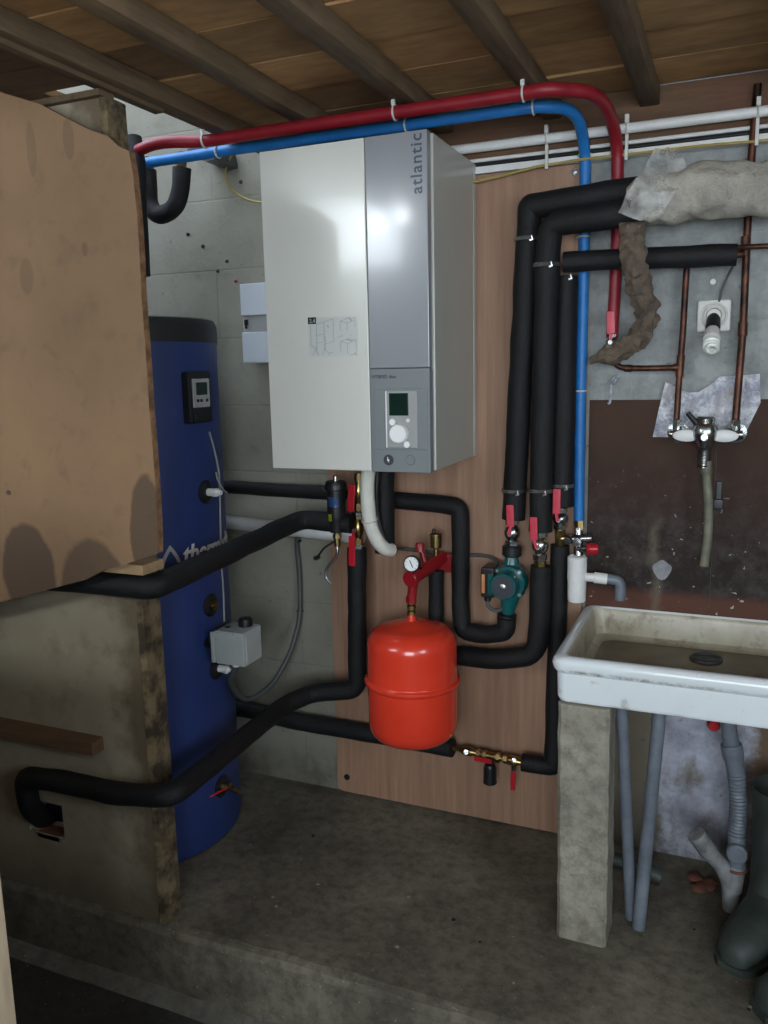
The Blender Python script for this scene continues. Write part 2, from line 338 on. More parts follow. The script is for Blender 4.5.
def obj(name, bm, m, parent=None, label=None, smooth=True, ang=38):
    me = bpy.data.meshes.new(name)
    ws = parent.matrix_world.translation.copy() if parent else None
    if parent:
        w = Vector((0, 0, 0)); q = parent
        while q: w += q.location; q = q.parent
        base = Vector((0, 0, 0))
    else:
        xs = [v.co for v in bm.verts]
        lo = [min(v[i] for v in xs) for i in range(3)]; hi = [max(v[i] for v in xs) for i in range(3)]
        w = Vector(((lo[0]+hi[0])/2, (lo[1]+hi[1])/2, lo[2])); base = w
    for v in bm.verts: v.co -= w
    bm.to_mesh(me); bm.free()
    for k in (m if isinstance(m, (list, tuple)) else [m]): me.materials.append(MT[k])
    if smooth:
        me.shade_smooth(); me.set_sharp_from_angle(angle=math.radians(ang))
    o = bpy.data.objects.new(name, me); COL.objects.link(o); o.location = base
    if smooth: o.modifiers.new('weighted', 'WEIGHTED_NORMAL').keep_sharp = True
    if parent: o.parent = parent
    if label: o['label'] = label
    return o
def world_obj(name, bm, m, **kw):     # structure pieces keep the world origin so that masks stay in metres
    me = bpy.data.meshes.new(name); bm.to_mesh(me); bm.free()
    for k in (m if isinstance(m, (list, tuple)) else [m]): me.materials.append(MT[k])
    if kw.get('smooth', False): me.shade_smooth(); me.set_sharp_from_angle(angle=math.radians(38))
    o = bpy.data.objects.new(name, me); COL.objects.link(o); return o
def struct(name, bm, m): o = world_obj(name, bm, m); o['kind'] = 'structure'; return o
def tag(o, label, cat, group=None, kind=None):
    o['label'] = label; o['category'] = cat
    if group: o['group'] = group
    if kind: o['kind'] = kind
    return o
def thing(name, label, cat, loc, group=None):
    o = bpy.data.objects.new(name, None); COL.objects.link(o); o.location = Vector(loc); o.empty_display_size = .05
    return tag(o, label, cat, group)
def text_mesh(body, size, ext=.0006, bold=0, shear=0, space=1):
    cu = bpy.data.curves.new('txt', 'FONT'); cu.body = body; cu.size = size; cu.extrude = ext; cu.offset = bold; cu.shear = shear; cu.space_character = space
    o = bpy.data.objects.new('txt', cu); COL.objects.link(o); bpy.context.view_layer.update()
    me = bpy.data.meshes.new_from_object(o.evaluated_get(bpy.context.evaluated_depsgraph_get()))
    bpy.data.objects.remove(o); bm = NB(); bm.from_mesh(me); bpy.data.meshes.remove(me); return bm
def place_text(bm, org, ux, uy, uz):
    org, ux, uy, uz = Vector(org), Vector(ux), Vector(uy), Vector(uz)
    for v in bm.verts: v.co = org+ux*v.co.x+uy*v.co.y+uz*v.co.z
    return bm

# ------------------------------------------------------------------ room shell
XL, XR, YB = -4.0, 1.35, -4.3
bm = NB(); box(bm, XL-.1, XR+.1, 0, .12, -.2, 3.1); struct('wall_back', bm, 'wall')
bm = NB(); box(bm, XL-.12, XL, YB, 0, -.2, 3.1); struct('wall_left', bm, 'plain')
bm = NB(); RY0, RY1, RZ0, RZ1 = -2.75, -1.75, 1.2, 1.95  # limits of an unseen opening, added for side light
box(bm, XR, XR+.12, YB, RY0, -.2, 3.1); box(bm, XR, XR+.12, RY1, 0, -.2, 3.1); box(bm, XR, XR+.12, RY0, RY1, -.2, RZ0); box(bm, XR, XR+.12, RY0, RY1, RZ1, 3.1); struct('wall_right', bm, 'plain')
# rear wall (behind the camera) with a wide opening, walled up below to dim low light, and a high strip window
bm = NB(); DX0, DX1, DZ = -.5, 1.15, 2.0; WX0, WX1, WZ0, WZ1 = -3.9, -2.3, 2.15, 2.62
box(bm, XL-.1, DX0, YB-.12, YB, -.2, WZ0); box(bm, DX1, XR+.1, YB-.12, YB, -.2, WZ0); box(bm, DX0, DX1, YB-.12, YB, DZ, WZ0); box(bm, DX0, DX1, YB-.12, YB, -.2, .8)
box(bm, XL-.1, WX0, YB-.12, YB, WZ0, WZ1); box(bm, WX1, XR+.1, YB-.12, YB, WZ0, WZ1); box(bm, XL-.1, XR+.1, YB-.12, YB, WZ1, 3.1)
struct('wall_rear', bm, 'plain')
bm = NB(); box(bm, XL, XR, YB, -.80, -.32, -.2)
struct('floor', bm, 'lowfloor')
# raised platform with a chipped front edge
bm = NB(); N = 90; rows = []
for i in range(N+1):
    x = XL+(XR-XL)*i/N; e = .012*mnoise.noise(Vector((x*6, 0, 3)))+.006*mnoise.noise(Vector((x*25, 1, 3)))
    d = .008*mnoise.noise(Vector((x*11, 4, 3)))
    prof = [(.0, 0), (-.2, 0), (-.4, 0), (-.6, 0), (-.77+d, 0), (-.79+e, -.006), (-.798+e, -.022), (-.80+d, -.1), (-.80+d*.5, -.21)]
    rows.append([bm.verts.new((x, p, q)) for p, q in prof])
for a, b in zip(rows, rows[1:]):
    for k in range(len(a)-1): bm.faces.new((a[k], a[k+1], b[k+1], b[k]))
bmesh.ops.recalc_face_normals(bm, faces=bm.faces[:])
o = struct('floor_platform', bm, 'platform')
bm = NB(); rows = []
for i in range(N+1):
    x = XL+(XR-XL)*i/N; e = .012*mnoise.noise(Vector((x*9, 2, 7)))
    rows.append([bm.verts.new(p) for p in ((x, -.796, -.172+e*.5), (x, -.812, -.185+e*.3), (x, -.838+e, -.199), (x, -.84+e, -.205))])
for a, b in zip(rows, rows[1:]):
    for k in range(3): bm.faces.new((a[k], a[k+1], b[k+1], b[k]))
struct('trim_1', bm, 'mortar')
bm = NB(); a = P(18, 1024, -1.62); box(bm, XL, a.x-.045, -1.66, -1.60, -.2, 1.05); struct('wall_added_shade', bm, 'plain')  # unseen half-height wall, added to shade the lower left
# ceiling planks bay by bay
JX = [(-1.345, -1.292), (-1.098, -1.048), (-.806, -.752), (-.504, -.458), (-.262, -.214), (.06, .106), (.26, .31), (.54, .59)]
bm = NB(); tone = []
edges = [XL]+[(a+b)/2 for a, b in JX]+[XR]
CY = -1.65
def plank(x0, x1, y0, y1, tn, zj=0):
    k = len(bm.faces); box(bm, x0+.001, x1-.001, y0+.0015, y1-.0015, 2.08+zj, 2.10+zj, .0015, seg=1)
    for _ in range(len(bm.faces)-k): tone.append(tn)
rnd = random.Random(3)
SE = [0, -.19, -.385, -.585, -.785, -.985, -1.185, -1.385, CY]
tones_fix = {(1, 3): .5, (1, 2): .95, (1, 4): 1.05, (2, 4): 1.1, (2, 3): .75, (2, 2): 1.15, (3, 2): 1.1}
for i in range(len(edges)-1):
    for j in range(len(SE)-1):
        x0, x1, y1, y0 = edges[i], edges[i+1], SE[j], SE[j+1]
        tn = tones_fix.get((i, j), rnd.uniform(.72, 1.08))
        zj = rnd.uniform(0, .006)
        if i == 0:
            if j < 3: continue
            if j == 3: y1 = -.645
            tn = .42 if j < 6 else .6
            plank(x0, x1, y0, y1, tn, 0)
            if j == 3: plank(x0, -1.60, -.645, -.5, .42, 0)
            continue
        plank(x0, x1, y0, y1, tn, zj)
at = tone; me_tone = []
o = struct('ceiling', bm, 'plank')
ca = o.data.attributes.new('tone', 'FLOAT_COLOR', 'FACE')
for i, tn in enumerate(at[:len(o.data.polygons)]): ca.data[i].color = (tn, tn, tn, 1)
# sheathing above the planks, higher garage roof behind the viewer, little raised roof over the open corner
bm = NB()
box(bm, -1.318, XR, CY, .0, 2.112, 2.14); box(bm, XL, -1.318, CY, -.66, 2.112, 2.14)
box(bm, XL, XR, CY-.05, CY, 2.08, 3.1)
box(bm, -1.36, -1.318, -.66, 0, 2.112, 2.75)
box(bm, XL, -1.318, YB, CY-.05, 3.05, 3.1); box(bm, -1.318, XR, YB, CY-.05, 3.05, 3.1)
struct('ceiling_deck', bm, 'joist')
names = ['farthest left, beside the light slit', 'second from the left, above the red pipe', 'third from the left, over the white unit', 'fourth from the left, over the plywood panel', 'fifth from the left, near the red pipe bend', 'just beyond the right picture edge', 'second beyond the right picture edge', 'farthest right by the side wall']
for i, (a, b) in enumerate(JX):
    bm = NB(); t = NB(); bmesh.ops.create_cube(t, size=1)
    box(bm, a, b, CY, -.001, 2.034, 2.079, .003)
    if i == 0: box(bm, a, a+.028, CY, -.55, 2.022, 2.034, .002)
    if i == 3: pass
    t.free()
    o = world_obj('roof_joist', bm, 'joist', smooth=True)
    tag(o, 'dark old timber roof joist '+names[i], 'joist', 'roof joists')
bm = NB(); box(bm, -2.2, -1.30, -.80, -.75, P(75, 99, -.8).z, P(75, 92, -.8).z, .002)
tag(obj('ceiling_beam', bm, 'joist'), 'short dark cross beam on top of the plaster partition below the light slit', 'beam')
bm = NB(); box(bm, -1.318, XR, -.018, -.0005, P(560, 154, -.02).z+.006, 2.079, .002); struct('trim_2', bm, 'plate')
# partition in front of the tank, with the square pipe hole
PZ = P(75, 99, -.8).z-.0005; PX = -1.298; PY0, PY1 = -.785, -.722
hx0 = P(46, 800, PY0).x; hx1 = P(62, 808, PY0).x; hz0 = P(62, 838, PY0).z; hz1 = P(62, 806, PY0).z
hx0 -= .07
bm = NB()
for (a, b, c, d) in ((XL, hx0, 0, PZ), (hx1, PX, 0, PZ), (hx0, hx1, 0, hz0), (hx0, hx1, hz1, PZ)): box(bm, a, b, PY0, PY1, c, d)
struct('wall_partition', bm, 'partition')
bm = NB(); n = 60; rows = []
for i in range(n+1):
    z = PZ*i/n; e = .005*mnoise.noise(Vector((z*14, 5, 0))); f = .004*mnoise.noise(Vector((z*30, 9, 0)))
    rows.append([bm.verts.new(p) for p in ((PX-.012-e, PY0-.0015, z), (PX-.012+e, PY0-.004+f, z), (PX+.004+e, PY0+f, z), (PX+.006-f, PY0+.028+e, z), (PX+.004+f, PY1+.002, z), (PX-.004, PY1+.004, z))])
for a, b in zip(rows, rows[1:]):
    for k in range(5): bm.faces.new((a[k], b[k], b[k+1], a[k+1]))
bmesh.ops.recalc_face_normals(bm, faces=bm.faces[:])
struct('trim_3', bm, 'edge')
bm = NB(); c = P(52, 836, -.78); box(bm, c.x-.05, c.x+.035, -.785, -.74, c.z-.012, c.z+.006, .003)
tag(obj('brick_fragment', bm, 'cone'), 'broken brick piece on the lower edge of the square hole in the partition', 'brick')

# ------------------------------------------------------------------ boards
bm = NB()
poly = [(-60, 62), (0, 92), (40, 104), (70, 120), (90, 130), (108, 136), (118, 146), (129, 151), (133, 175), (137, 215), (140, 260), (141, 290), (144, 330), (147, 370), (149, 405), (152, 440), (155, 480), (157, 515), (158, 540), (158, 553), (148, 557), (120, 566), (104, 570), (85, 580), (65, 585), (40, 592), (0, 602), (-60, 616)]
pts = [P(a, b, -.88) for a, b in poly]
prism(bm, pts, (0, .018, 0), 0, 1)
o = world_obj('fibreboard_sheet', bm, ['board', 'boardedge'])
tag(o, 'large brown fibreboard sheet with damp stains covering the upper partition at left', 'board')
bm = NB(); a = P(117, 567, -.85); box(bm, P(104, 569, -.85).x, P(146, 569, -.85).x, -.861, -.786, a.z-.012, a.z+.012, .002)
tag(obj('wooden_batten', bm, 'lightwood'), 'short pale wooden batten wedged under the lower right corner of the brown board', 'batten')
bm = NB(); a = P(97, 747, -.81); box(bm, -2.3, a.x, -.828, -.7855, a.z-.018, a.z+.018, .002)
tag(obj('wooden_batten', bm, 'darkwood'), 'brown wooden batten fixed level across the lower partition above the black pipe', 'batten')
bm = NB(); a = P(18, 1024, -1.62); box(bm, a.x-.045, a.x, -1.67, -1.62, -.2, 3.04, .004); 
tag(obj('wooden_post', bm, 'post'), 'pale worn wooden door post at the bottom left corner', 'post')
# plywood panel
bm = NB(); x0 = P(336, 700, -.01).x; x1 = P(588, 300, -.01).x
ztr0, ztr1 = P(560, 165, -.02).z, P(560, 154, -.02).z
pz = [(x0, .015), (x0+.02, .007), (x1, .006), (x1, ztr0-.002), (x0, ztr0-.002)]
prism(bm, [(a, -.0165, b) for a, b in pz], (0, .016, 0))
ply = world_obj('plywood_panel', bm, 'plywood'); tag(ply, 'tall pinkish plywood panel on the wall behind the pipes', 'panel')
for i, (px, py, w) in enumerate([(575, 172, 'below the yellow wire between the white unit and blue riser'), (347, 777, 'near the bottom left corner of the plywood panel')]):
    p = P(px, py, -.017); bm = NB(); lathe(bm, p, (0, -1, 0), [(.0105, 0), (.0105, .002), (.0, .002)] , 16); lathe(bm, p, (0, -1, 0), [(.005, .002), (.005, .006), (0, .007)], 6)
    tag(obj('screw', bm, 'steel' if i == 0 else 'dark'), 'small screw and washer '+w, 'screw')
bm = NB(); x0 = P(590, 400, -.005).x
box(bm, x0, P(714, 500, -.01).x, -.010, -.0005, .70, 1.303); box(bm, P(714, 500, -.01).x+.0015, XR-.2, -.010, -.0005, .70, 1.303)
hb = world_obj('hardboard_backsplash', bm, 'hardboard'); tag(hb, 'dark stained hardboard splashback on the wall above the sink', 'splashback')
bm = NB(); c = P(662, 570, -.0105); prism(bm, [c+Vector((.024*math.cos(a)*(1+.15*math.sin(3*a)), 0, .026*math.sin(a)*(1+.1*math.cos(4*a)))) for a in [2*PI*k/20 for k in range(20)]], (0, -.0015, 0))
tag(obj('putty_patch', bm, 'pvcdirty'), 'round pale putty patch on the dark splashback below the hose', 'patch')

# ------------------------------------------------------------------ trunking, conduit, cables at wall top
zt = P(600, 196, 0).z
def zc(px, py, y=-.02): return P(px, py, y).z
t_ = thing('cable_trunking', 'white plastic cable trunking along the top of the wall', 'trunking', (-.3, 0, 1.82))
zb = P(680, 163, -.02).z
bm = NB(); box(bm, -1.1, XR, -.028, -.0005, ztr0, ztr0+.018, .002); obj('channel', bm, 'pvcwhite', t_)
bm = NB(); box(bm, -.42, XR, -.032, -.0282, ztr0+.002, ztr0+.012, .001); obj('cover_strip', bm, 'pvccream', t_, 'cream yellowed strip')
bm = NB(); tube(bm, [(-1.1, -.022, ztr0+.0235), (-.5, -.024, ztr0+.024), (.1, -.022, ztr0+.0235), (XR, -.022, ztr0+.024)], .005, 8); tag(obj('black_cable', bm, 'dark'), 'black cable lying on top of the white trunking', 'cable')
bm = NB(); tube(bm, [(-1.1, -.024, ztr0+.034), (-.3, -.024, ztr0+.0345), (XR, -.024, ztr0+.034)], .005, 8); tag(obj('white_cable', bm, 'pvcwhite'), 'thin white cable just above the black cable at the wall top', 'cable')
bm = NB(); tube(bm, spline(PP([(470, 183, -.045), (500, 176, -.045), (536, 167, -.045), (560, 163, -.045), (585, 159, -.05), (640, 153, -.045), (700, 146, -.045), (768, 140, -.045), (860, 128, -.045)])), .0035, 8); tag(obj('yellow_wire', bm, 'yellow'), 'thin yellow wire running from the white unit along the trunking', 'wire')
bm = NB(); tube(bm, spline(PP([(236, 150, -.06), (227, 165, -.04), (226, 180, -.03), (236, 193, -.03), (252, 201, -.03), (275, 203, -.03)])), .0035, 8); tag(obj('yellow_wire', bm, 'yellow'), 'loose loop of yellow wire on the wall left of the white unit', 'wire')
t_ = thing('conduit_pipe', 'white plastic conduit running level above the trunking', 'conduit', (-.3, -.04, 1.97))
cz = P(609, 131, -.045).z
bm = NB(); tube(bm, [(-1.05, -.045, cz), (-.3, -.045, cz+.001), (.4, -.045, cz), (XR, -.045, cz)], .0125, 14); obj('tube', bm, 'pvcwhite', t_)
for px in (547, 627, 757):
    c = P(px, 135, -.045).x; bm = NB(); ring(bm, (c, -.045, cz), (1, 0, 0), .0145, .0025, 20, 6); box(bm, c-.005, c+.005, -.058, -.04, cz+.012, cz+.032, .001); box(bm, c-.004, c+.004, -.05, -.042, cz-.075, cz-.012, .001); obj('clip', bm, 'tie', t_)

# ------------------------------------------------------------------ red and blue plastic pipes clipped under the joists
ZP = 2.008
red = [Vector((-2.0, -.50, 1.99)), Vector((-1.75, -.42, 1.985)), Vector((-1.58, -.37, 1.999)), G(160, 143, ZP), G(205, 141, ZP), G(262, 133, ZP), G(320, 122, ZP), G(400, 108, ZP), G(460, 101.5, ZP), G(520, 96, ZP), G(550, 93, ZP)]
red = [Vector((p.x, (-.345 if i > 3 else p.y), p.z)) for i, p in enumerate(red)]
red += [G(572, 90.5, 2.01), G(590, 93, 2.01), G(603, 103, 2.005), P(612, 122, -.11), P(617, 148, -.05), P(617.5, 185, -.032), P(617, 240, -.03), P(615, 290, -.03), P(612, 338, -.03)]
t_ = thing('red_pipe', 'red plastic water pipe curving under the joists and down the wall', 'pipe', red[-1])
bm = NB(); tube(bm, spline(red), .0155, 14); obj('tube', bm, 'redpex', t_)
blue = [Vector((-1.95, -.30, 2.0)), Vector((-1.7, -.26, 2.0)), Vector((-1.54, -.245, 2.003))]+[Vector((G(a, b, ZP).x, -.235, ZP)) for a, b in ((220, 148), (300, 139), (350, 131.5), (405, 124), (470, 116), (530, 109))]
blue += [G(552, 107, 2.008), G(568, 110, 2.006), P(579, 122, -.12), P(584.5, 150, -.045), P(585, 185, -.033), P(583, 300, -.032), P(580, 420, -.032), P(579, 524, -.032)]
t2 = thing('blue_pipe', 'blue plastic water pipe running below the red one and down the wall', 'pipe', blue[-1])
bm = NB(); tube(bm, spline(blue), .0145, 14); obj('tube', bm, 'bluepex', t2)
def nyl(c, axis, R_, up, nm, lab, grp='white cable ties on the coloured pipes'):
    bm = NB(); ring(bm, c, axis, R_, .0026, 24, 6)
    if up:
        u = Vector(c)+Vector((0, 0, R_)); box(bm, u.x-.0045, u.x+.0045, u.y-.014, u.y-.006, u.z-.004, u.z+.022, .001)
    tag(obj(nm, bm, 'tie'), lab, 'cable tie', grp)
for px, lab in ((205, 'left end'), (396, 'second from left'), (522, 'third from left')):
    p = min(spline(red), key=lambda q: abs(384+FPX*(q-CAM).dot(_r)/(q-CAM).dot(_f)-px)+(0 if q.z > 1.95 else 999))
    nyl(p, (1, 0, 0), .0175, True, 'cable_tie', 'white cable tie holding the red pipe to a joist, '+lab)
for px, lab in ((220, 'left end'), (405, 'above the grey door of the unit'), (532, 'above the plywood panel')):
    p = min(spline(blue), key=lambda q: abs(384+FPX*(q-CAM).dot(_r)/(q-CAM).dot(_f)-px)+(0 if q.z > 1.95 else 999))
    nyl(p, (1, 0, 0), .0165, px > 250, 'cable_tie', 'white cable tie holding the blue pipe, '+lab)
for px, py, w, R_ in ((617, 154, 'red riser at the trunking', .0175), (585, 155, 'blue riser at the trunking', .0165), (583, 237, 'blue riser below the black horizontal pipes', .0165), (580, 391, 'blue riser halfway down the wall', .0165)):
    nyl(P(px, py, -.032), (0, 0, 1), R_, False, 'cable_tie', 'white cable tie around the '+w)

# ------------------------------------------------------------------ white wall-hung unit
BX0, BX1 = -1.146, -.688; BZ0, BZ1 = 1.141, 1.946; BY = -.40
t_ = thing('heat_pump_indoor_unit', 'large white wall-hung heating unit with a grey control strip', 'heating unit', ((BX0+BX1)/2, 0, BZ0))
sx = P(368, 300, BY).x
bm = NB(); box(bm, BX0+.002, BX1-.001, BY+.028, -.045, BZ0+.003, BZ1-.002, .004); obj('casing', bm, 'grey_side', t_)
bm = NB(); box(bm, BX0+.004, BX1-.0005, -.044, -.017, BZ0+.003, BZ1-.003, .003); obj('rear_frame', bm, 'grey_side', t_)
bm = NB(); box(bm, BX0, sx-.0015, BY, BY+.026, BZ0, BZ1, .003); fp = obj('front_door', bm, 'white_paint', t_, 'white front door')
cz1 = P(400, 368, BY).z
bm = NB(); box(bm, sx+.0005, BX1-.006, BY-.001, BY+.026, cz1, BZ1, .003); gp = obj('door_strip', bm, 'grey_door', t_, 'silver grey upper strip')
bm = NB(); box(bm, sx+.0005, BX1-.006, BY-.001, BY+.026, BZ0-.001, cz1-.001, .003)
cp = obj('control_panel', bm, 'grey_ctrl', t_, 'darker grey control panel')
bm = NB(); a = P(374, 389, BY); b = P(425, 450, BY); box(bm, a.x, BX1-.012, BY-.0035, BY, b.z, a.z, .002); obj('control_bay', bm, 'grey_ctrl', cp)
a = P(387, 391, BY); b = P(421, 448, BY)
bm = NB(); box(bm, a.x, b.x-.006, BY-.0065, BY-.002, b.z, a.z, .002); obj('control_face', bm, 'lightgrey', cp)
bm = NB(); box(bm, a.x-.002, a.x+.001, BY-.008, BY-.004, b.z, a.z, .0005); obj('face_edge', bm, 'knobwhite', cp)
a = P(390, 393, BY); b = P(409.5, 415.5, BY)
bm = NB(); box(bm, a.x, b.x, BY-.0085, BY-.005, b.z, a.z, .001); obj('display', bm, 'screen', cp)
for px, py, r, h in ((400, 433.5, .0235, .016), (393, 422, .0085, .006), (407.5, 444.5, .0085, .006)):
    c = P(px, py, BY-.007); bm = NB(); lathe(bm, c, (0, -1, 0), [(r, 0), (r, h*.7), (r*.92, h), (0, h)], 32)
    if r > .02:
        for k in range(24):
            aa = 2*PI*k/24; box(bm, c.x+r*math.cos(aa)-.001, c.x+r*math.cos(aa)+.001, c.y-h*.7, c.y, c.z+r*math.sin(aa)-.001, c.z+r*math.sin(aa)+.001)
    obj('dial' if r > .02 else 'button', bm, 'knobwhite', cp)
c = P(408, 420.5, BY-.0065); bm = NB(); lathe(bm, c, (0, -1, 0), [(.005, 0), (.005, .001), (0, .001)], 20); obj('indicator_light', bm, 'pvcwhite', cp)
c = P(388.5, 460, BY-.001); bm = NB(); ring(bm, c, (0, 1, 0), .0125, .0012, 32, 6); lathe(bm, c, (0, -1, 0), [(.0115, 0), (.0115, .001), (0, .001)], 24); pg = obj('pressure_gauge', bm, 'ink', cp)
bm = NB(); obox(bm, c+Vector((0, -.002, .001)), (1, 0, .3), (0, 1, 0), (-.3, 0, 1), .0015, .0008, .014); lathe(bm, c+Vector((-.0, -.001, 0)), (0, -1, 0), [(.003, 0), (.003, .0015), (0, .0015)], 12); obj('needle', bm, 'knobwhite', pg)
c = P(410.5, 460, BY-.001); bm = NB(); ring(bm, c, (0, 1, 0), .0125, .0012, 32, 6); lathe(bm, c, (0, -1, 0), [(.011, 0), (.011, .0025), (0, .003)], 24); obj('power_button', bm, 'grey_ctrl', cp)
# vertical wordmark and small wordmark
tm = text_mesh('atlantic', .052, .0004, .0006, 0, 1.12); a = P(422.0, 193.5, BY-.0015); b = P(416, 134, BY)
w = max(v.co.x for v in tm.verts)-min(v.co.x for v in tm.verts); k = (b.z-a.z)/w
place_text(tm, a, (0, 0, k), (-k, 0, 0), (0, -1, 0)); obj('wordmark', tm, 'chromeink', gp, smooth=False)
tm = text_mesh('HYBRID duo', .0125, .0003, .0002); place_text(tm, P(371.5, 378.5, BY-.0015), (1, 0, 0), (0, 0, 1), (0, -1, 0)); obj('lettering', tm, 'ink', cp, smooth=False)
# instruction sticker
a = P(308, 318, BY); b = P(358, 356, BY); sw, sh = b.x-a.x, a.z-b.z
bm = NB(); box(bm, a.x, b.x, BY-.0008, BY, b.z, a.z); st = obj('instruction_sticker', bm, 'boxwhite', t_, smooth=False)
st.data.materials.clear(); MT['sticker'] = mat('sticker_paper', (205, 206, 200), (200, 201, 195), 10, .5); st.data.materials.append(MT['sticker'])
bm = NB(); box(bm, a.x, a.x+.17*sw, BY-.0014, BY-.0008, a.z-.16*sh, a.z+.01*sh); obj('sticker_heading', bm, 'dark', st, smooth=False)
bm = NB(); tm = text_mesh('2.4', .0145, .0002, .0003); place_text(tm, (a.x+.004, BY-.0016, a.z-.13*sh), (1, 0, 0), (0, 0, 1), (0, -1, 0)); obj('heading_number', tm, 'lightgrey', st, smooth=False); bm.free()
def sl(bm, x0, y0, x1, y1, w=.0008):
    A = Vector((a.x+x0*sw, BY-.0011, a.z-y0*sh)); B = Vector((a.x+x1*sw, BY-.0011, a.z-y1*sh)); d = (B-A)
    obox(bm, (A+B)/2, d, (0, 1, 0), d.cross(Vector((0, 1, 0))), d.length, .0004, w)
bm = NB()
for s in [(.17, .18, .17, .95), (.17, .18, .33, .12), (.33, .12, .52, .05), (.33, .12, .33, .75), (.52, .05, .52, .62), (.52, .62, .33, .68), (.17, .45, .33, .42), (.17, .64, .3, .62), (.3, .5, .36, .5), (.35, .5, .35, .85), (.05, .2, .05, .72), (.05, .72, .17, .75), (.1, .75, .22, .95), (.17, .75, .08, .95), (.3, .78, .42, .92), (.34, .76, .28, .95), (.42, .9, .5, .9), (.42, .9, .42, .97),
          (.66, .12, .8, .06), (.8, .06, .96, .06), (.96, .06, .96, .28), (.66, .12, .8, .17), (.8, .17, .96, .1), (.8, .17, .8, .34), (.66, .12, .66, .34), (.6, .52, .72, .47), (.86, .46, .88, .5), (.66, .62, .82, .56), (.82, .56, .97, .6), (.66, .62, .8, .68), (.8, .68, .97, .6), (.8, .68, .8, .95), (.97, .6, .97, .92), (.66, .62, .66, .9), (.84, .96, .94, .96)]: sl(bm, *s)
for s in [(.83, .03, .9, .12), (.78, .58, .9, .62), (.93, .92, .98, .97), (.4, .2, .42, .26)]: sl(bm, *s, w=.002)
obj('sticker_drawing', bm, 'inklight', st, smooth=False)

# ------------------------------------------------------------------ hot water tank
TC = Vector((-1.668, -.398, 0)); TR = .30; TZ = 1.548
def cylpt(a, z, R_=TR): return Vector((TC.x+R_*math.cos(a), TC.y+R_*math.sin(a), z))
t_ = thing('hot_water_tank', 'tall blue cylindrical hot water tank with a black top, behind the partition', 'water tank', TC)
zb = P(215, 343, -.27).z
bm = NB(); lathe(bm, TC, (0, 0, 1), [(0, .002), (.28, .002), (.292, .006), (.298, .015), (TR, .03), (TR, zb), (0, zb)], 72); obj('jacket', bm, 'blue_tank', t_)
bm = NB(); lathe(bm, TC, (0, 0, 1), [(TR-.01, zb-.001), (TR+.003, zb-.001), (TR+.003, TZ-.02), (TR-.004, TZ-.004), (TR-.015, TZ), (0, TZ)], 72); obj('top_cover', bm, 'blackband', t_)
for k in range(3): bm = NB(); aa = 2*PI*k/3; cyl(bm, TC+Vector((.18*math.cos(aa), .18*math.sin(aa), .0)), TC+Vector((.18*math.cos(aa), .18*math.sin(aa), .02)), .02); obj('foot', bm, 'dark', t_)
bm = NB(); cyl(bm, TC+Vector((.0, .1, TZ)), TC+Vector((0, .1, TZ+.05)), .02); obj('top_connector', bm, 'brass', t_)
# controller (bends with the jacket side, faces +X)
a0 = math.radians(-4)
bm = NB(); z0, z1 = 1.262, 1.402; c = cylpt(a0, (z0+z1)/2, TR+.004); rad = Vector((math.cos(a0), math.sin(a0), 0)); tan = Vector((-math.sin(a0), math.cos(a0), 0))
obox(bm, c, tan, rad, (0, 0, 1), .098, .03, z1-z0, .008); ct = obj('thermostat', bm, 'dark', t_, 'black thermostat module')
bm = NB(); obox(bm, c+rad*.015+Vector((0, 0, .012)), tan, rad, (0, 0, 1), .07, .008, .078, .003); fc = obj('faceplate', bm, 'lightgrey', ct)
bm = NB(); obox(bm, c+rad*.0195+Vector((0, 0, .024)), tan, rad, (0, 0, 1), .046, .002, .034, .001); obj('display', bm, 'screen', ct)
for dx in (-.018, -.004, .02):
    bm = NB(); obox(bm, c+rad*.0195+tan*dx+Vector((0, 0, -.008)), tan, rad, (0, 0, 1), .009, .003, .008, .001); obj('button', bm, 'dark', ct)
bm = NB(); obox(bm, c+rad*.017+Vector((0, 0, -.052)), tan, rad, (0, 0, 1), .07, .004, .03, .002); obj('lower_flap', bm, 'blackband', ct)
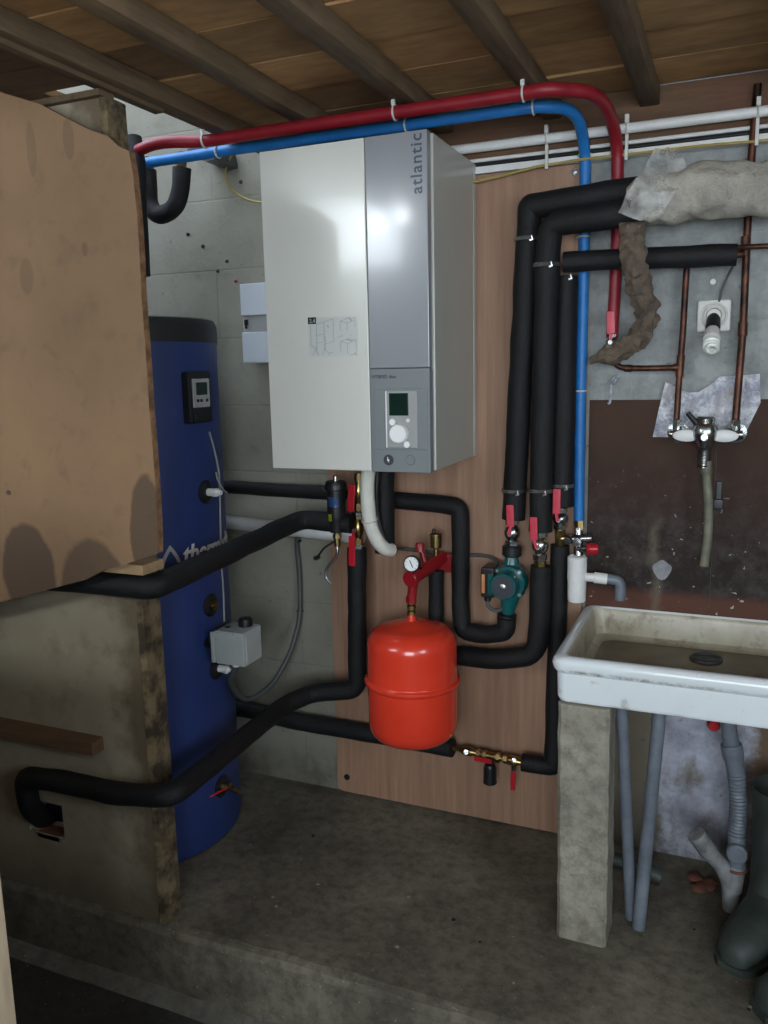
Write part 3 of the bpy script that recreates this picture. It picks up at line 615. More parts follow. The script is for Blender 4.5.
# connectors in black rosettes
def aof(px, py):
    d = ray(px, py); o = CAM; A = d.x**2+d.y**2; B = 2*((o.x-TC.x)*d.x+(o.y-TC.y)*d.y); C = (o.x-TC.x)**2+(o.y-TC.y)**2-TR*TR
    q = B*B-4*A*C
    if q < 0: q = 0
    s = (-B-math.sqrt(q))/2/A; p = o+d*s; return math.atan2(p.y-TC.y, p.x-TC.x), p.z
for px, py, kind in ((206, 492, 'w'), (211, 605, 'b'), (217, 668, 'w'), (222, 786, 'v')):
    a, z = aof(px, py); rad = Vector((math.cos(a), math.sin(a), 0)); c = cylpt(a, z, TR-.004)
    bm = NB(); lathe(bm, c, rad, [(.034, 0), (.034, .006), (.026, .01), (.02, .012), (.0, .012)], 28); rs = obj('port_rosette', bm, 'dark', t_)
    bm = NB()
    if kind == 'w': cyl(bm, c+rad*.01, c+rad*.03, .011, bev=.001); hexn(bm, c+rad*.03, c+rad*.042, .013); cyl(bm, c+rad*.042, c+rad*.055, .007); obj('cable_gland', bm, 'knobwhite', rs)
    if kind == 'b': hexn(bm, c+rad*.008, c+rad*.018, .014); cyl(bm, c+rad*.018, c+rad*.024, .009); obj('plug', bm, 'brass', rs)
    if kind == 'v':
        hexn(bm, c+rad*.01, c+rad*.025, .012); cyl(bm, c+rad*.02, c+rad*.05, .008); cyl(bm, c+rad*.035+Vector((0, 0, -.005)), c+rad*.035+Vector((0, 0, .02)), .005); cyl(bm, c+rad*.045, c+rad*.07+Vector((0, 0, -.012)), .006)
        obj('drain_cock', bm, 'brass', rs); bm = NB(); tube(bm, [c+rad*.03, c+rad*.03+Vector((-.01, -.03, .002)), c+rad*.02+Vector((-.02, -.06, -.006))], .003, 8); obj('lever', bm, 'lever', rs)
# wordmark and drop logo wrapped round the jacket
def wrap(bm, a0, z0):
    for v in bm.verts: v.co = cylpt(a0+v.co.x/TR, z0+v.co.y, TR+.0008+v.co.z)
    return bm
aL, zL = aof(184, 572)
tm = text_mesh('thermador', .066, .0004, .0022, .15, 1.0); bmesh.ops.subdivide_edges(tm, edges=tm.edges[:], cuts=1)
zL = aof(190, 544)[1]-.048; tm2 = wrap(tm, aL, zL); obj('wordmark', tm2, 'knobwhite', t_, smooth=False)
a1, z1 = aof(171, 563)
out = []; inn = []
for k in range(40):
    s = 2*PI*k/40; x = .040*math.sin(s)*math.sin(s/2); y = .050*math.cos(s)
    out.append((x, y)); inn.append((x*.70, y*.76-.004))
bm = NB(); vo = [bm.verts.new((p[0]*1.05, p[1], 0)) for p in out]; vi = [bm.verts.new((p[0], p[1], 0)) for p in inn]
for k in range(40): bm.faces.new((vo[k], vo[(k+1) % 40], vi[(k+1) % 40], vi[k]))
ctr = [bm.verts.new((.009*math.cos(2*PI*k/16), -.018+.009*math.sin(2*PI*k/16), 0)) for k in range(16)]; bm.faces.new(ctr)
bmesh.ops.solidify(bm, geom=bm.faces[:], thickness=.0006)
obj('drop_logo', wrap(bm, a1, z1), 'knobwhite', t_, smooth=False)
# sensor cable on the tank
bm = NB(); pts = []
for px, py in ((208, 432), (213, 450), (217, 470), (218.5, 490), (219, 520), (220, 560), (222, 590), (223, 622)):
    a, z = aof(px, py); pts.append(cylpt(a, z, TR+.004))
tube(bm, spline(pts), .003, 8); pts = []
for px, py, e in ((211, 492, .05), (218, 490, .03), (220, 480, .012), (218, 472, .006)):
    a, z = aof(min(px, 214), py); pts.append(cylpt(a, z, TR+e))
tube(bm, spline(pts), .0025, 8)
tag(obj('sensor_cable', bm, 'cablewhite'), 'thin pale sensor cable hanging down the side of the blue tank', 'cable')
# immersion heater head (box)
yf = -.455; A = P(212, 640, yf); B = P(244, 650, yf); zt_, zb_ = P(244, 634, yf).z, P(244, 668, yf).z
xr = B.x; ybk = X(262, 640, xr).y
t_ = thing('immersion_heater', 'grey-white square terminal box of an immersion heater on the tank side', 'heater', (A.x, (yf+ybk)/2, zb_))
bm = NB(); box(bm, A.x+.008, xr, yf, ybk, zb_, zt_, .006); obj('terminal_box', bm, 'jbox', t_)
bm = NB(); box(bm, A.x-.004, A.x+.075, yf-.004, ybk+.004, zt_-.022, zt_-.004, .002); box(bm, A.x-.004, A.x+.008, yf-.003, ybk+.003, zb_+.004, zt_-.004, .002); box(bm, xr-.004, xr+.003, yf-.003+.012, ybk-.01, zb_+.012, zt_-.012, .002); obj('lid', bm, 'jbox', t_)
bm = NB(); c = Vector((xr-.035, (yf+ybk)/2+.02, zt_)); lathe(bm, c, (0, 0, 1), [(.021, 0), (.021, .018), (.018, .022), (0, .022)], 14); obj('adjusting_knob', bm, 'dark', t_)
bm = NB(); c = Vector((A.x+.03, (yf+ybk)/2-.01, zt_)); lathe(bm, c, (0, 0, 1), [(.008, 0), (.008, .002), (0, .002)], 16); obj('screw_cover', bm, 'dark', t_)
bm = NB(); lathe(bm, (-1.385, (yf+ybk)/2+.01, (zt_+zb_)/2), (1, 0, 0), [(.055, 0), (.055, .012), (.03, .016), (.03, .05), (0, .05)], 32); obj('flange', bm, 'dark', t_)
bm = NB(); c = Vector((xr-.06, (yf+ybk)/2, zb_)); cyl(bm, c, c+Vector((0, 0, -.012)), .012, bev=.001); hexn(bm, c+Vector((0, 0, -.012)), c+Vector((0, 0, -.018)), .013); obj('cable_gland', bm, 'knobwhite', t_)
bm = NB(); st0 = c+Vector((0, 0, -.018))
tube(bm, spline([st0, P(231, 680, -.38), P(236, 692, -.33), P(246, 699, -.26), P(259, 695, -.2), P(275, 680, -.14), P(289, 655, -.09), P(297, 630, -.05), P(300, 610, -.025), P(299.5, 575, -.02), P(297, 548, -.02), P(297, 537, -.03)]), .0085, 10)
tag(obj('power_cable', bm, 'cablegrey'), 'thick grey power cable looping from the terminal box up the wall', 'cable')
for px, py, w in ((300, 611, 'below the halfway bend'), (298, 541, 'near the white waste pipe')):
    bm = NB(); ring(bm, P(px, py, -.02), (0, 0, 1), .0105, .0025, 16, 6); tag(obj('cable_clip', bm, 'dark'), 'small black clip on the grey power cable '+w, 'clip')

# ------------------------------------------------------------------ fuse box
t_ = thing('fuse_box', 'white electrical box on the wall half hidden behind the heating unit', 'electrical box', (-1.35, 0, P(241, 363, -.07).z))
y = -.075; x0 = P(241, 320, y).x; z1 = P(255, 283, y).z; z0 = P(255, 363, y).z; x1 = x0+.20
bm = NB(); zs0, zs1 = P(255, 332, y).z, P(255, 315, y).z
box(bm, x0, x1, y+.01, -.0005, z0, z1, .004); box(bm, x0, x1, y, y+.011, zs1, z1, .003); box(bm, x0, x1, y, y+.011, z0, zs0, .003); obj('housing', bm, 'boxwhite', t_)
bm = NB(); box(bm, x0+.006, x1-.006, y+.006, y+.012, zs0, zs1); obj('breaker_row', bm, 'lightgrey', t_)
bm = NB(); box(bm, x0+.010, x0+.022, y, y+.008, zs1-.03, zs1-.012, .002); box(bm, x0+.013, x0+.018, y, y+.008, zs1-.04, zs1-.03, .001); obj('breaker_switch', bm, 'dark', t_)

# ------------------------------------------------------------------ insulated pipes
def foam(lab, segs, r, grp='black foam insulated pipes', bend=.045, wob=.09):
    pts0 = PP(segs) if len(segs[0]) == 3 and not isinstance(segs[0], Vector) else segs
    t_ = thing('insulated_pipe', lab, 'pipe', pts0[-1], grp)
    path = densify(rounded(pts0, bend, 5), .02); bm = NB(); tube(bm, path, r, 18, 0, wob, 14); obj('foam_sleeve', bm, 'foam', t_)
    return t_
def wiretie(t_, px, py, y, r, axis=(0, 0, 1)):
    c = P(px, py, y); bm = NB(); ring(bm, c, axis, r+.002, .003, 24, 6); ring(bm, c+Vector((0, 0, .005)), axis, r+.002, .0022, 24, 6)
    e = c+Vector((.35, -.93, 0)).normalized()*(r+.003); tube(bm, [e, e+Vector((.006, -.004, .005)), e+Vector((.008, -.003, -.004)), e+Vector((.0, -.004, -.006))], .0032, 6)
    obj('wire_tie', bm, 'wire', t_)
t1 = foam('leftmost black riser on the plywood, turning right at the top under the roof', [(640, 189, -.105), (585, 198, -.105), (530, 207, -.085), (528, 240, -.08), (525, 300, -.075), (519, 400, -.075), (514.5, 500, -.075), (513.5, 519, -.075)], .032, bend=.008)
wiretie(t1, 528, 240, -.08, .032); wiretie(t1, 514.5, 491, -.075, .032)
t1 = foam('middle black riser on the plywood, bending right below the first one', [(642, 210, -.155), (600, 217, -.15), (551, 224, -.13), (547.5, 262, -.11), (546, 320, -.10), (543, 420, -.09), (540.5, 531, -.09)], .032, bend=.03)
wiretie(t1, 547, 266, -.109, .033); wiretie(t1, 541.3, 491, -.09, .032)
t1 = foam('short right-hand black riser ending open below the level pipe', [(567, 276, -.07), (565.5, 340, -.07), (564, 420, -.07), (562, 506, -.07)], (.0275, .03))
wiretie(t1, 567, 278, -.07, .022); wiretie(t1, 562.5, 486, -.07, .027)
foam('level black pipe under the mineral wool, crossing the red and blue pipes', [(564, 262, -.09), (620, 259, -.09), (737, 255, -.08)], .0265)
t1 = foam('black pipe dropping from the second riser valve and turning left behind the red vessel', [(541, 566, -.09), (539.5, 620, -.09), (536.5, 655, -.09), (500, 660, -.085), (430, 652, -.04)], .0295)
t1 = foam('long black pipe from the third riser down behind the sink edge to the floor valves', [(560, 545, -.05), (557, 640, -.05), (554, 730, -.06), (553, 767, -.07), (522, 762, -.075)], .0265, bend=.015)
foam('black pipe hooking from under the green pump up to the white unit', [(507, 618, -.10), (506, 632, -.10), (485, 635, -.085), (462, 631, -.07), (460.5, 600, -.065), (461, 540, -.06), (460, 507, -.055), (430, 503, -.05), (395, 500, -.05)], .0265, bend=.022)
foam('black pipe running level from behind the tank to the black filter', [(180, 483, -.047), (230, 487, -.05), (290, 491, -.055), (345, 494, -.055)], .021)
foam('low black pipe from behind the tank passing under the red vessel', [(200, 700, -.047), (245, 709, -.05), (300, 722, -.05), (380, 735, -.05), (453, 748, -.065)], .0285)
foam('thick black pipe from under the unit going down to the square hole in the partition', [P(357, 548, -.14), P(357, 600, -.14), P(357.5, 690, -.14), P(312, 693, -.16), P(283, 706, -.26), P(172, 796, -.835), P(120, 794, -.835), P(60, 781, -.835), P(24, 777, -.83), P(30, 808, -.815), P(48, 822, -.72)], .0285, bend=.035)
foam('thick black pipe sloping from the filter to the gap below the brown board', [P(352, 524, -.15), P(303, 519, -.16), P(285, 527, -.23), P(153, 588, -.815), P(125, 585, -.82), P(62, 580, -.822), P(30, 577, -.822)], .029)
foam('thick short black pipe hanging under the white unit', [(384, 462, -.13), (384, 500, -.13), (385, 552, -.13)], .031)
foam('short black pipe below the red manifold behind the vessel', [(436, 570, -.07), (436, 600, -.07), (436, 650, -.07)], .0235)
foam('black pipe in a U shape at the top left above the tank', [(182, 168, -.16), (181, 190, -.16), (174, 210, -.17), (158, 216, -.17), (149, 205, -.17), (147, 170, -.17)], .0275)
foam('thick black pipe hanging vertically beside the brown board edge above the tank', [(133, 138, -.36), (137, 165, -.37), (139, 220, -.37), (142, 276, -.37)], .024)

# ------------------------------------------------------------------ valves with red levers
def lever_mesh(a, b, w, th, off):
    bm = NB(); a, b = Vector(a), Vector(b); d = b-a
    obox(bm, (a+b)/2, d, Vector((0, 1, 0)), d.cross(Vector((0, 1, 0))), d.length, th, w, min(w, th)*.4); return bm
def valve(lab, top, bot, lev, y, mt='steel', grp='ball valves with red levers', r=.016, leverm='lever', ylev=-.034):
    A, B = P(*top, y), P(*bot, y); d = (B-A).normalized(); L = (B-A).length
    t_ = thing('ball_valve', lab, 'valve', B, grp)
    bm = NB(); lathe(bm, A, d, [(0, 0), (r*.8, 0), (r*.8, L*.18), (r*.7, L*.22), (r*1.15, L*.36), (r*1.3, L*.5), (r*1.15, L*.64), (r*.7, L*.78), (r*.8, L*.82), (r*.8, L), (0, L)], 24); hexn(bm, A+d*L*.02, A+d*L*.2, r*1.12); hexn(bm, A+d*L*.8, A+d*L*.98, r*1.12)
    m_ = (A+B)/2; cyl(bm, m_, m_+Vector((0, -.026, 0)), .0055); obj('body', bm, mt, t_)
    l0, l1 = P(*lev[0], y+ylev), P(*lev[1], y+ylev); q = lever_mesh(l0, l1, .021, .007, 0); d2 = (l0-m_)
    obox(q, (m_+Vector((0, ylev, 0))+l1)/2, (l1-(m_+Vector((0, ylev, 0)))) if (l1-(m_+Vector((0, ylev, 0)))).length > .002 else (0, 0, 1), (0, 1, 0), Vector((l1-(m_+Vector((0, ylev, 0)))).cross(Vector((0, 1, 0)))) if (l1-(m_+Vector((0, ylev, 0)))).length > .002 else (1, 0, 0), max((l1-(m_+Vector((0, ylev, 0)))).length, .004), .003, .008)
    hd = obj('lever', q, leverm, t_, 'red lever'); bm = NB(); hexn(bm, m_+Vector((0, -.024, 0)), m_+Vector((0, -.033, 0)), .006); obj('lever_nut', bm, 'wire', t_)
    return t_, A, B, d
v, A, B, d = valve('ball valve with red lever above the green pump', (512.5, 519), (512, 546), ((510, 505), (510.5, 527)), -.075, 'steel', r=.018, leverm='leverpink', ylev=-.044)
v, A, B, d = valve('ball valve with red lever at the foot of the middle black riser', (540.5, 531), (540, 560), ((533.5, 517), (534, 540)), -.09, 'steel', r=.018, leverm='leverpink', ylev=-.044)
bm = NB(); hexn(bm, B, B+d*.018, .0165); cyl(bm, B, B+d*.03, .012); obj('union_nut', bm, 'brass', v)
v, A, B, d = valve('ball valve with red lever at the foot of the short right-hand riser', (561, 508), (560, 529), ((557, 489), (556.5, 514)), -.07, 'steel', r=.017, leverm='leverpink', ylev=-.042)
# tee under it, side arm to the safety group
t_ = thing('brass_tee', 'brass tee joining the third riser to the safety group', 'pipe fitting', P(560, 548, -.065))
bm = NB(); cyl(bm, P(560, 527, -.07), P(560, 548, -.055), .0135); cyl(bm, P(560, 538, -.065), P(569, 539, -.06), .011); hexn(bm, P(560, 529, -.07), P(560, 533, -.068), .0155); obj('body', bm, 'brass', t_)
t_ = thing('safety_valve_group', 'chromed safety group with red knob between blue pipe and white trap', 'safety valve', P(578, 556, -.06))
bm = NB(); cyl(bm, P(578.5, 528, -.045), P(578.5, 556, -.06), .0125, bev=.001); cyl(bm, P(566, 539, -.06), P(592, 538, -.055), .0115, bev=.001); hexn(bm, P(570, 539, -.06), P(573, 539, -.06), .0145); cyl(bm, P(578, 549, -.06), P(588, 549, -.07), .010); lathe(bm, P(578, 541, -.06), (0, -1, 0), [(.013, 0), (.012, .02), (0, .021)], 20); obj('body', bm, 'steel', t_)
bm = NB(); hexn(bm, P(579, 521, -.04), P(579, 530, -.045), .0145); obj('inlet_nut', bm, 'brass', t_)
bm = NB(); lathe(bm, P(586, 549, -.07), _r, [(0, 0), (.010, 0), (.016, .006), (.0165, .028), (.012, .032), (0, .032)], 14); obj('knob', bm, 'lever', t_, 'red knob')
bm = NB(); lathe(bm, P(568, 540, -.07), (0, -1, 0), [(.010, 0), (.010, .014), (0, .015)], 18); obj('check_cap', bm, 'dark', t_)
# tundish
t_ = thing('waste_trap', 'white plastic tundish trap above the left corner of the sink', 'drain trap', P(577, 600, -.075))
a, b = P(577.5, 556, -.075), P(576.5, 601, -.075)
bm = NB(); lathe(bm, b, a-b, [(0, 0), (.022, 0), (.0245, .004), (.0255, .06), (.0265, .065), (.0265, (a-b).length-.003), (.023, (a-b).length), (.020, (a-b).length-.02), (0, (a-b).length-.02)], 28); obj('body', bm, 'pvcwhite', t_)
bm = NB(); a, b = P(585, 577, -.08), P(603, 578, -.07); cyl(bm, a, b, .012); cyl(bm, P(594, 577.5, -.075), P(607, 579, -.068), .0155, bev=.001); obj('side_outlet', bm, 'pvcwhite', t_)
bm = NB(); tube(bm, rounded([P(605, 578.5, -.069), P(621, 580.5, -.062), P(620, 600, -.065)], .03, 8), .0145, 16); tag(obj('elbow_pipe', bm, 'pvcgrey'), 'grey plastic elbow pipe from the white trap down to the sink', 'pipe')
# red pipe end valve
v, A, B, d = valve('ball valve with faded red lever at the end of the red pipe', (612, 334), (611.5, 351), ((610.5, 311), (611, 334)), -.035, 'steel', r=.012, leverm='leverpink', ylev=-.026)
# valves under the unit
v, A, B, d = valve('upper brass ball valve with red lever under the white unit', (359, 473), (358.5, 511), ((352.5, 484), (351, 512)), -.14, 'brass', r=.0135)
v, A, B, d = valve('lower brass ball valve with long red lever under the white unit', (358.5, 512), (358, 545), ((352, 536), (352, 566)), -.14, 'brass', r=.0135)
bm = NB(); hexn(bm, A, A+d*.012, .0185); obj('union_nut', bm, 'steel', v); bm = NB(); hexn(bm, B-d*.004, B+d*.01, .0185); obj('union_nut', bm, 'steel', v)
# filling assembly low on the panel
t_ = thing('filling_valve_assembly', 'brass valve assembly low on the plywood between two black pipes', 'valve', P(490, 758, -.075))
A, B = P(453, 748, -.068), P(524, 763, -.076); d = (B-A).normalized(); L = (B-A).length
bm = NB(); lathe(bm, A, d, [(0, 0), (.008, 0), (.008, L*.12), (.014, L*.16), (.015, L*.24), (.009, L*.32), (.009, L*.40), (.012, L*.41), (.012, L*.66), (.009, L*.68), (.009, L*.76), (.015, L*.80), (.016, L*.88), (.010, L*.95), (.010, L), (0, L)], 20)
for s, r in ((.35, .0145), (.44, .0145), (.62, .015), (.72, .014)): hexn(bm, A+d*L*s, A+d*(L*s+.012), r)
obj('body', bm, 'brass', t_)
bm = NB(); obox(bm, P(483, 760, -.10), d, (0, 1, 0), d.cross(Vector((0, 1, 0))), .055, .006, .015, .002); obj('lever', bm, 'lever', t_, 'red level lever')
bm = NB(); obox(bm, P(513, 781, -.105), (0, 0, 1), (0, 1, 0), (1, 0, 0), .058, .006, .014, .002); obj('lever', bm, 'lever', t_, 'red hanging lever')
bm = NB(); cyl(bm, P(466, 752, -.08), P(466, 752, -.105), .007); obj('stem', bm, 'steel', t_); bm = NB(); cyl(bm, P(514, 760, -.08), P(514, 760, -.11), .006); hexn(bm, P(514, 766, -.105), P(514, 770, -.105), .008); obj('stem', bm, 'steel', t_)
bm = NB(); lathe(bm, P(490, 783, -.085), (0, 0, 1), [(0, 0), (.019, 0), (.021, .003), (.0195, .012), (.019, .05), (.014, .06), (0, .062)], 24); obj('drain_cap', bm, 'dark', t_)

# ------------------------------------------------------------------ dirt separator
yS = -.165; xs = P(336, 500, yS)
def zS(py): return P(336, py, yS).z
t_ = thing('magnetic_filter', 'black cylindrical filter with a blue label hanging left of the red levers', 'filter', (xs.x, yS, zS(548)))
O = Vector((xs.x, yS, 0))
bm = NB(); lathe(bm, O, (0, 0, 1), [(0, zS(532)), (.020, zS(532)), (.024, zS(518)), (.027, zS(516)), (.027, zS(490)), (.033, zS(489)), (.033, zS(485)), (.028, zS(481)), (0, zS(481))], 32); obj('canister', bm, 'dark', t_)
bm = NB(); lathe(bm, O, (0, 0, 1), [(0, zS(481)), (.007, zS(481)), (.007, zS(477)), (.005, zS(475)), (0, zS(475))], 12); obj('vent_screw', bm, 'steel', t_)
def curved(bm, O, R_, a0, a1, z0, z1, n=8):
    t = NB(); lo = [t.verts.new((O.x+R_*math.cos(a0+(a1-a0)*k/n), O.y+R_*math.sin(a0+(a1-a0)*k/n), z0)) for k in range(n+1)]
    hi = [t.verts.new((v.co.x, v.co.y, z1)) for v in lo]
    for k in range(n): t.faces.new((lo[k], lo[k+1], hi[k+1], hi[k]))
    bmesh.ops.solidify(t, geom=t.faces[:], thickness=-.0006); merge(bm, t)
bm = NB(); curved(bm, O, .0275, math.radians(-115), math.radians(-50), zS(506), zS(496)); obj('label_band', bm, 'labelblue', t_)
bm = NB(); curved(bm, O, .0275, math.radians(-125), math.radians(-95), zS(520), zS(513)); obj('label_tag', bm, 'labelyellow', t_)
bm = NB(); cyl(bm, (O.x, yS, zS(546)), (O.x, yS, zS(530)), .010); hexn(bm, (O.x, yS, zS(538)), (O.x, yS, zS(534)), .013); obj('drain_valve', bm, 'brass', t_)
bm = NB(); a = Vector((O.x-.005, yS-.01, zS(541))); tube(bm, spline([a, a+Vector((-.03, -.01, -.02)), a+Vector((-.05, -.01, -.045)), a+Vector((-.062, -.01, -.055))]), .003, 8); lathe(bm, a+Vector((-.055, -.02, -.05)), (0, 1, 0), [(.007, 0), (.007, .02), (0, .02)], 12); obj('drain_lever', bm, 'dark', t_)
bm = NB(); tube(bm, spline(PP([(336.5, 545, -.165), (337.5, 552, -.165), (334, 560, -.165), (327, 568, -.165), (326, 577, -.165), (331, 583, -.165)])), .0045, 10); tag(obj('drain_hose', bm, 'wire'), 'short clear curved drain hose below the black filter', 'hose')

# white pipes
bm = NB(); tube(bm, densify(PP([(190, 512, -.035), (228, 522, -.035), (290, 529, -.035), (352, 536, -.045), (362, 537, -.05)]), .03), .0225, 18); tag(obj('waste_pipe', bm, 'pvcwhite'), 'white plastic waste pipe running level behind the black pipes', 'pipe')
t_ = thing('white_insulated_pipe', 'thick white foam covered pipe bending under the unit', 'pipe', P(384, 552, -.2))
bm = NB(); tube(bm, densify(spline(PP([(370, 462, -.22), (367.5, 480, -.22), (367.5, 500, -.22), (370, 522, -.21), (376, 538, -.2), (384, 548, -.18), (391, 550, -.15)]), 8), .01), .0205, 16, 0, .05, 20); obj('foam_sleeve', bm, 'pvccream', t_)
bm = NB(); ring(bm, P(369.5, 520, -.212), (P(370, 522, -.21)-P(368, 510, -.22)), .022, .002, 20, 6); obj('tie', bm, 'tie', t_)
bm = NB(); tube(bm, spline(PP([(378, 466, -.19), (376.5, 490, -.19), (377, 512, -.185), (381, 530, -.18), (387, 543, -.17), (392, 549, -.15)])), .008, 12); tag(obj('black_cable', bm, 'dark'), 'black cable following the white foam pipe under the unit', 'cable')
bm = NB(); tube(bm, spline(PP([(391, 549, -.13), (402, 548.5, -.05), (420, 551, -.028), (455, 555, -.026), (475, 555, -.026), (490, 557, -.03), (498, 563, -.06)])), .0055, 8); tag(obj('pump_cable', bm, 'cablegrey'), 'grey cable running across the plywood to the green pump', 'cable')

# ------------------------------------------------------------------ red expansion vessel + manifold
VC = P(412.5, 680, -.205); VC.z = 0
def zV(py): return P(412, py, -.205).z
t_ = thing('expansion_vessel', 'round glossy red expansion vessel hanging on the plywood', 'expansion vessel', (VC.x, VC.y, .315))
zb_, zt_, zf = .322, .692, .515; R_ = .129
pr = [(0, zb_)]
for k in range(1, 9): a = k/8*PI/2; pr.append((R_-.045+.045*math.sin(a) if k > 0 else 0, zb_+.018+.045*(1-math.cos(a))))
pr = [(0, zb_), (.04, zb_+.002), (.07, zb_+.009)]+[(R_-.05+.05*math.sin(k/8*PI/2), zb_+.015+.05*(1-math.cos(k/8*PI/2))) for k in range(1, 9)]
pr += [(R_+.001, zf-.012), (R_+.004, zf-.008), (R_+.009, zf-.004), (R_+.010, zf), (R_+.009, zf+.005), (R_+.003, zf+.008), (R_, zf+.012)]
pr += [(R_-.055+.055*math.cos(k/8*PI/2), zt_-.072+.055*math.sin(k/8*PI/2)) for k in range(0, 9)]+[(.05, zt_-.008), (.03, zt_-.003), (0, zt_)]
bm = NB(); lathe(bm, (VC.x, VC.y, 0), (0, 0, 1), pr, 64); obj('shell', bm, 'red_vessel', t_)
bm = NB(); cyl(bm, (VC.x, VC.y, zt_-.004), (VC.x, VC.y, zt_+.016), .014, .011); obj('neck', bm, 'red_vessel', t_)
zN = zV(583)
bm = NB(); c0 = zt_+.014
lathe(bm, (VC.x, VC.y, 0), (0, 0, 1), [(0, c0), (.010, c0), (.014, c0+.004), (.014, c0+.012), (.009, c0+.014), (.009, c0+.018), (.014, c0+.02), (.014, c0+.028), (.008, c0+.032), (.008, c0+.045), (0, c0+.045)], 8); obj('coupling', bm, 'brass', t_)
end = P(412, 578, -.215); bk = P(451, 566, -.018)
t_ = thing('safety_manifold', 'crimson pipe manifold bracket with gauge above the red vessel', 'manifold', P(452, 566, -.018))
dm = (P(443, 557, -.05)-end); bm = NB(); cyl(bm, end, end+dm, .020, bev=.002); lathe(bm, end, -dm, [(.0, 0), (.0235, 0), (.0235, .012), (.021, .015), (0, .015)], 28); cyl(bm, Vector((VC.x, VC.y, c0+.04)), end+dm*.06, .0135); hexn(bm, Vector((VC.x, VC.y, c0+.036)), Vector((VC.x, VC.y, c0+.055)), .0155); obj('body', bm, 'red_dark', t_)
bm = NB(); a = end+dm; box(bm, a.x-.02, a.x+.035, -.06, -.0175, a.z-.045, a.z+.01, .004); obj('wall_bracket', bm, 'red_dark', t_)
g0 = P(413, 563, -.24); gd = Vector((.15, -1, .1)).normalized()
bm = NB(); lathe(bm, g0, gd, [(0, 0), (.019, 0), (.0225, .004), (.0225, .022), (.0205, .024), (.0195, .0215), (0, .0215)], 32); cyl(bm, g0, end+dm*.35, .006); gg = obj('pressure_gauge', bm, 'dark', t_, 'round gauge with white face')
bm = NB(); lathe(bm, g0+gd*.0216, gd, [(0, 0), (.0195, 0), (.0195, .0006), (0, .0006)], 32); obj('dial_face', bm, 'knobwhite', gg)
bm = NB(); u_ = gd.cross(Vector((0, 0, 1))).normalized(); w_ = u_.cross(gd)
nd = (w_*1+u_*.45).normalized(); obox(bm, g0+gd*.0228, nd, gd, nd.cross(gd), .022, .0008, .0022)
for k in range(9):
    aa = math.radians(-135+k*33.75); dd = w_*math.cos(aa)+u_*math.sin(aa); obox(bm, g0+gd*.0225+dd*.0165, dd, gd, dd.cross(gd), .003, .0005, .001)
obj('needle', bm, 'dark', gg)
bm = NB(); a = end+dm*.45; b = P(420, 545, -.14); cyl(bm, a, b, .008); lathe(bm, P(420, 552, -.145), b-P(420, 552, -.145), [(0, 0), (.0135, 0), (.014, .02), (.012, .026), (0, .026)], 12); obj('relief_valve', bm, 'red_dark', t_)
vb = P(436, 549, -.085)
t_ = thing('air_vent', 'brass automatic air vent with black cap on the red manifold', 'air vent', vb-Vector((0, 0, .02)))
bm = NB(); lathe(bm, vb-Vector((0, 0, .022)), (0, 0, 1), [(0, 0), (.008, 0), (.008, .022), (.015, .026), (.0165, .028), (.0165, .062), (.018, .063), (.018, .068), (.012, .071), (0, .071)], 26); obj('body', bm, 'brass', t_)
bm = NB(); lathe(bm, vb+Vector((-.006, 0, .047)), (0, 0, 1), [(0, 0), (.006, 0), (.006, .012), (0, .014)], 12); obj('cap', bm, 'dark', t_)

# ------------------------------------------------------------------ circulation pump
yP = -.085; pc = P(506, 586, yP)
t_ = thing('circulation_pump', 'teal green circulation pump on the black pipe beside the plywood centre', 'pump', P(508, 622, yP))
bm = NB(); lathe(bm, P(511, 580, yP), (0, -1, 0), [(0, -.03), (.035, -.03), (.045, -.02), (.05, 0), (.05, .02), (.046, .03), (.046, .034), (0, .034)], 40)
cyl(bm, P(512, 554, yP), P(511, 572, yP), .016, .03); cyl(bm, P(511, 592, yP), P(507.5, 613, yP), .03, .018)
for k in range(4):
    aa = PI/4+k*PI/2; c = P(511, 580, yP)+Vector((.046*math.cos(aa), 0, .046*math.sin(aa))); cyl(bm, c, c+Vector((0, -.032, 0)), .008)
obj('housing', bm, 'teal', t_)
bm = NB(); c = P(511, 580, yP)+Vector((-.004, -.034, -.002)); lathe(bm, c, (0, -1, 0), [(0, 0), (.040, 0), (.039, .035), (.036, .040), (0, .040)], 40); obj('motor', bm, 'teal', t_)
c = c+Vector((0, -.040, 0)); bm = NB(); lathe(bm, c, (0, -1, 0), [(0, 0), (.031, 0), (.031, .001), (0, .001)], 32)
mt_ = obj('rating_plate', bm, 'ink', t_); bm = NB(); lathe(bm, c, (0, -1, 0), [(0, 0), (.0085, 0), (.0085, .005), (.006, .006), (0, .006)], 20); obj('vent_screw', bm, 'wire', mt_)
bm = NB()
for k in range(4):
    aa = PI/4+k*PI/2; q = P(511, 580, yP)+Vector((.046*math.cos(aa), -.032, .046*math.sin(aa))); cyl(bm, q, q+Vector((0, -.004, 0)), .0045)
obj('bolts', bm, 'wire', t_)
e = P(490.5, 581, yP-.03)
bm = NB(); box(bm, e.x-.021, e.x+.018, e.y-.03, e.y+.04, e.z-.042, e.z+.045, .006); tb = obj('terminal_box', bm, 'dark', t_)
bm = NB(); box(bm, e.x-.017, e.x-.008, e.y-.0312, e.y-.03, e.z-.028, e.z+.026); obj('rating_label', bm, 'labelorange', tb)
bm = NB(); box(bm, e.x+.001, e.x+.013, e.y-.033, e.y-.03, e.z-.03, e.z+.028, .001); obj('speed_switch_strip', bm, 'teal', tb)
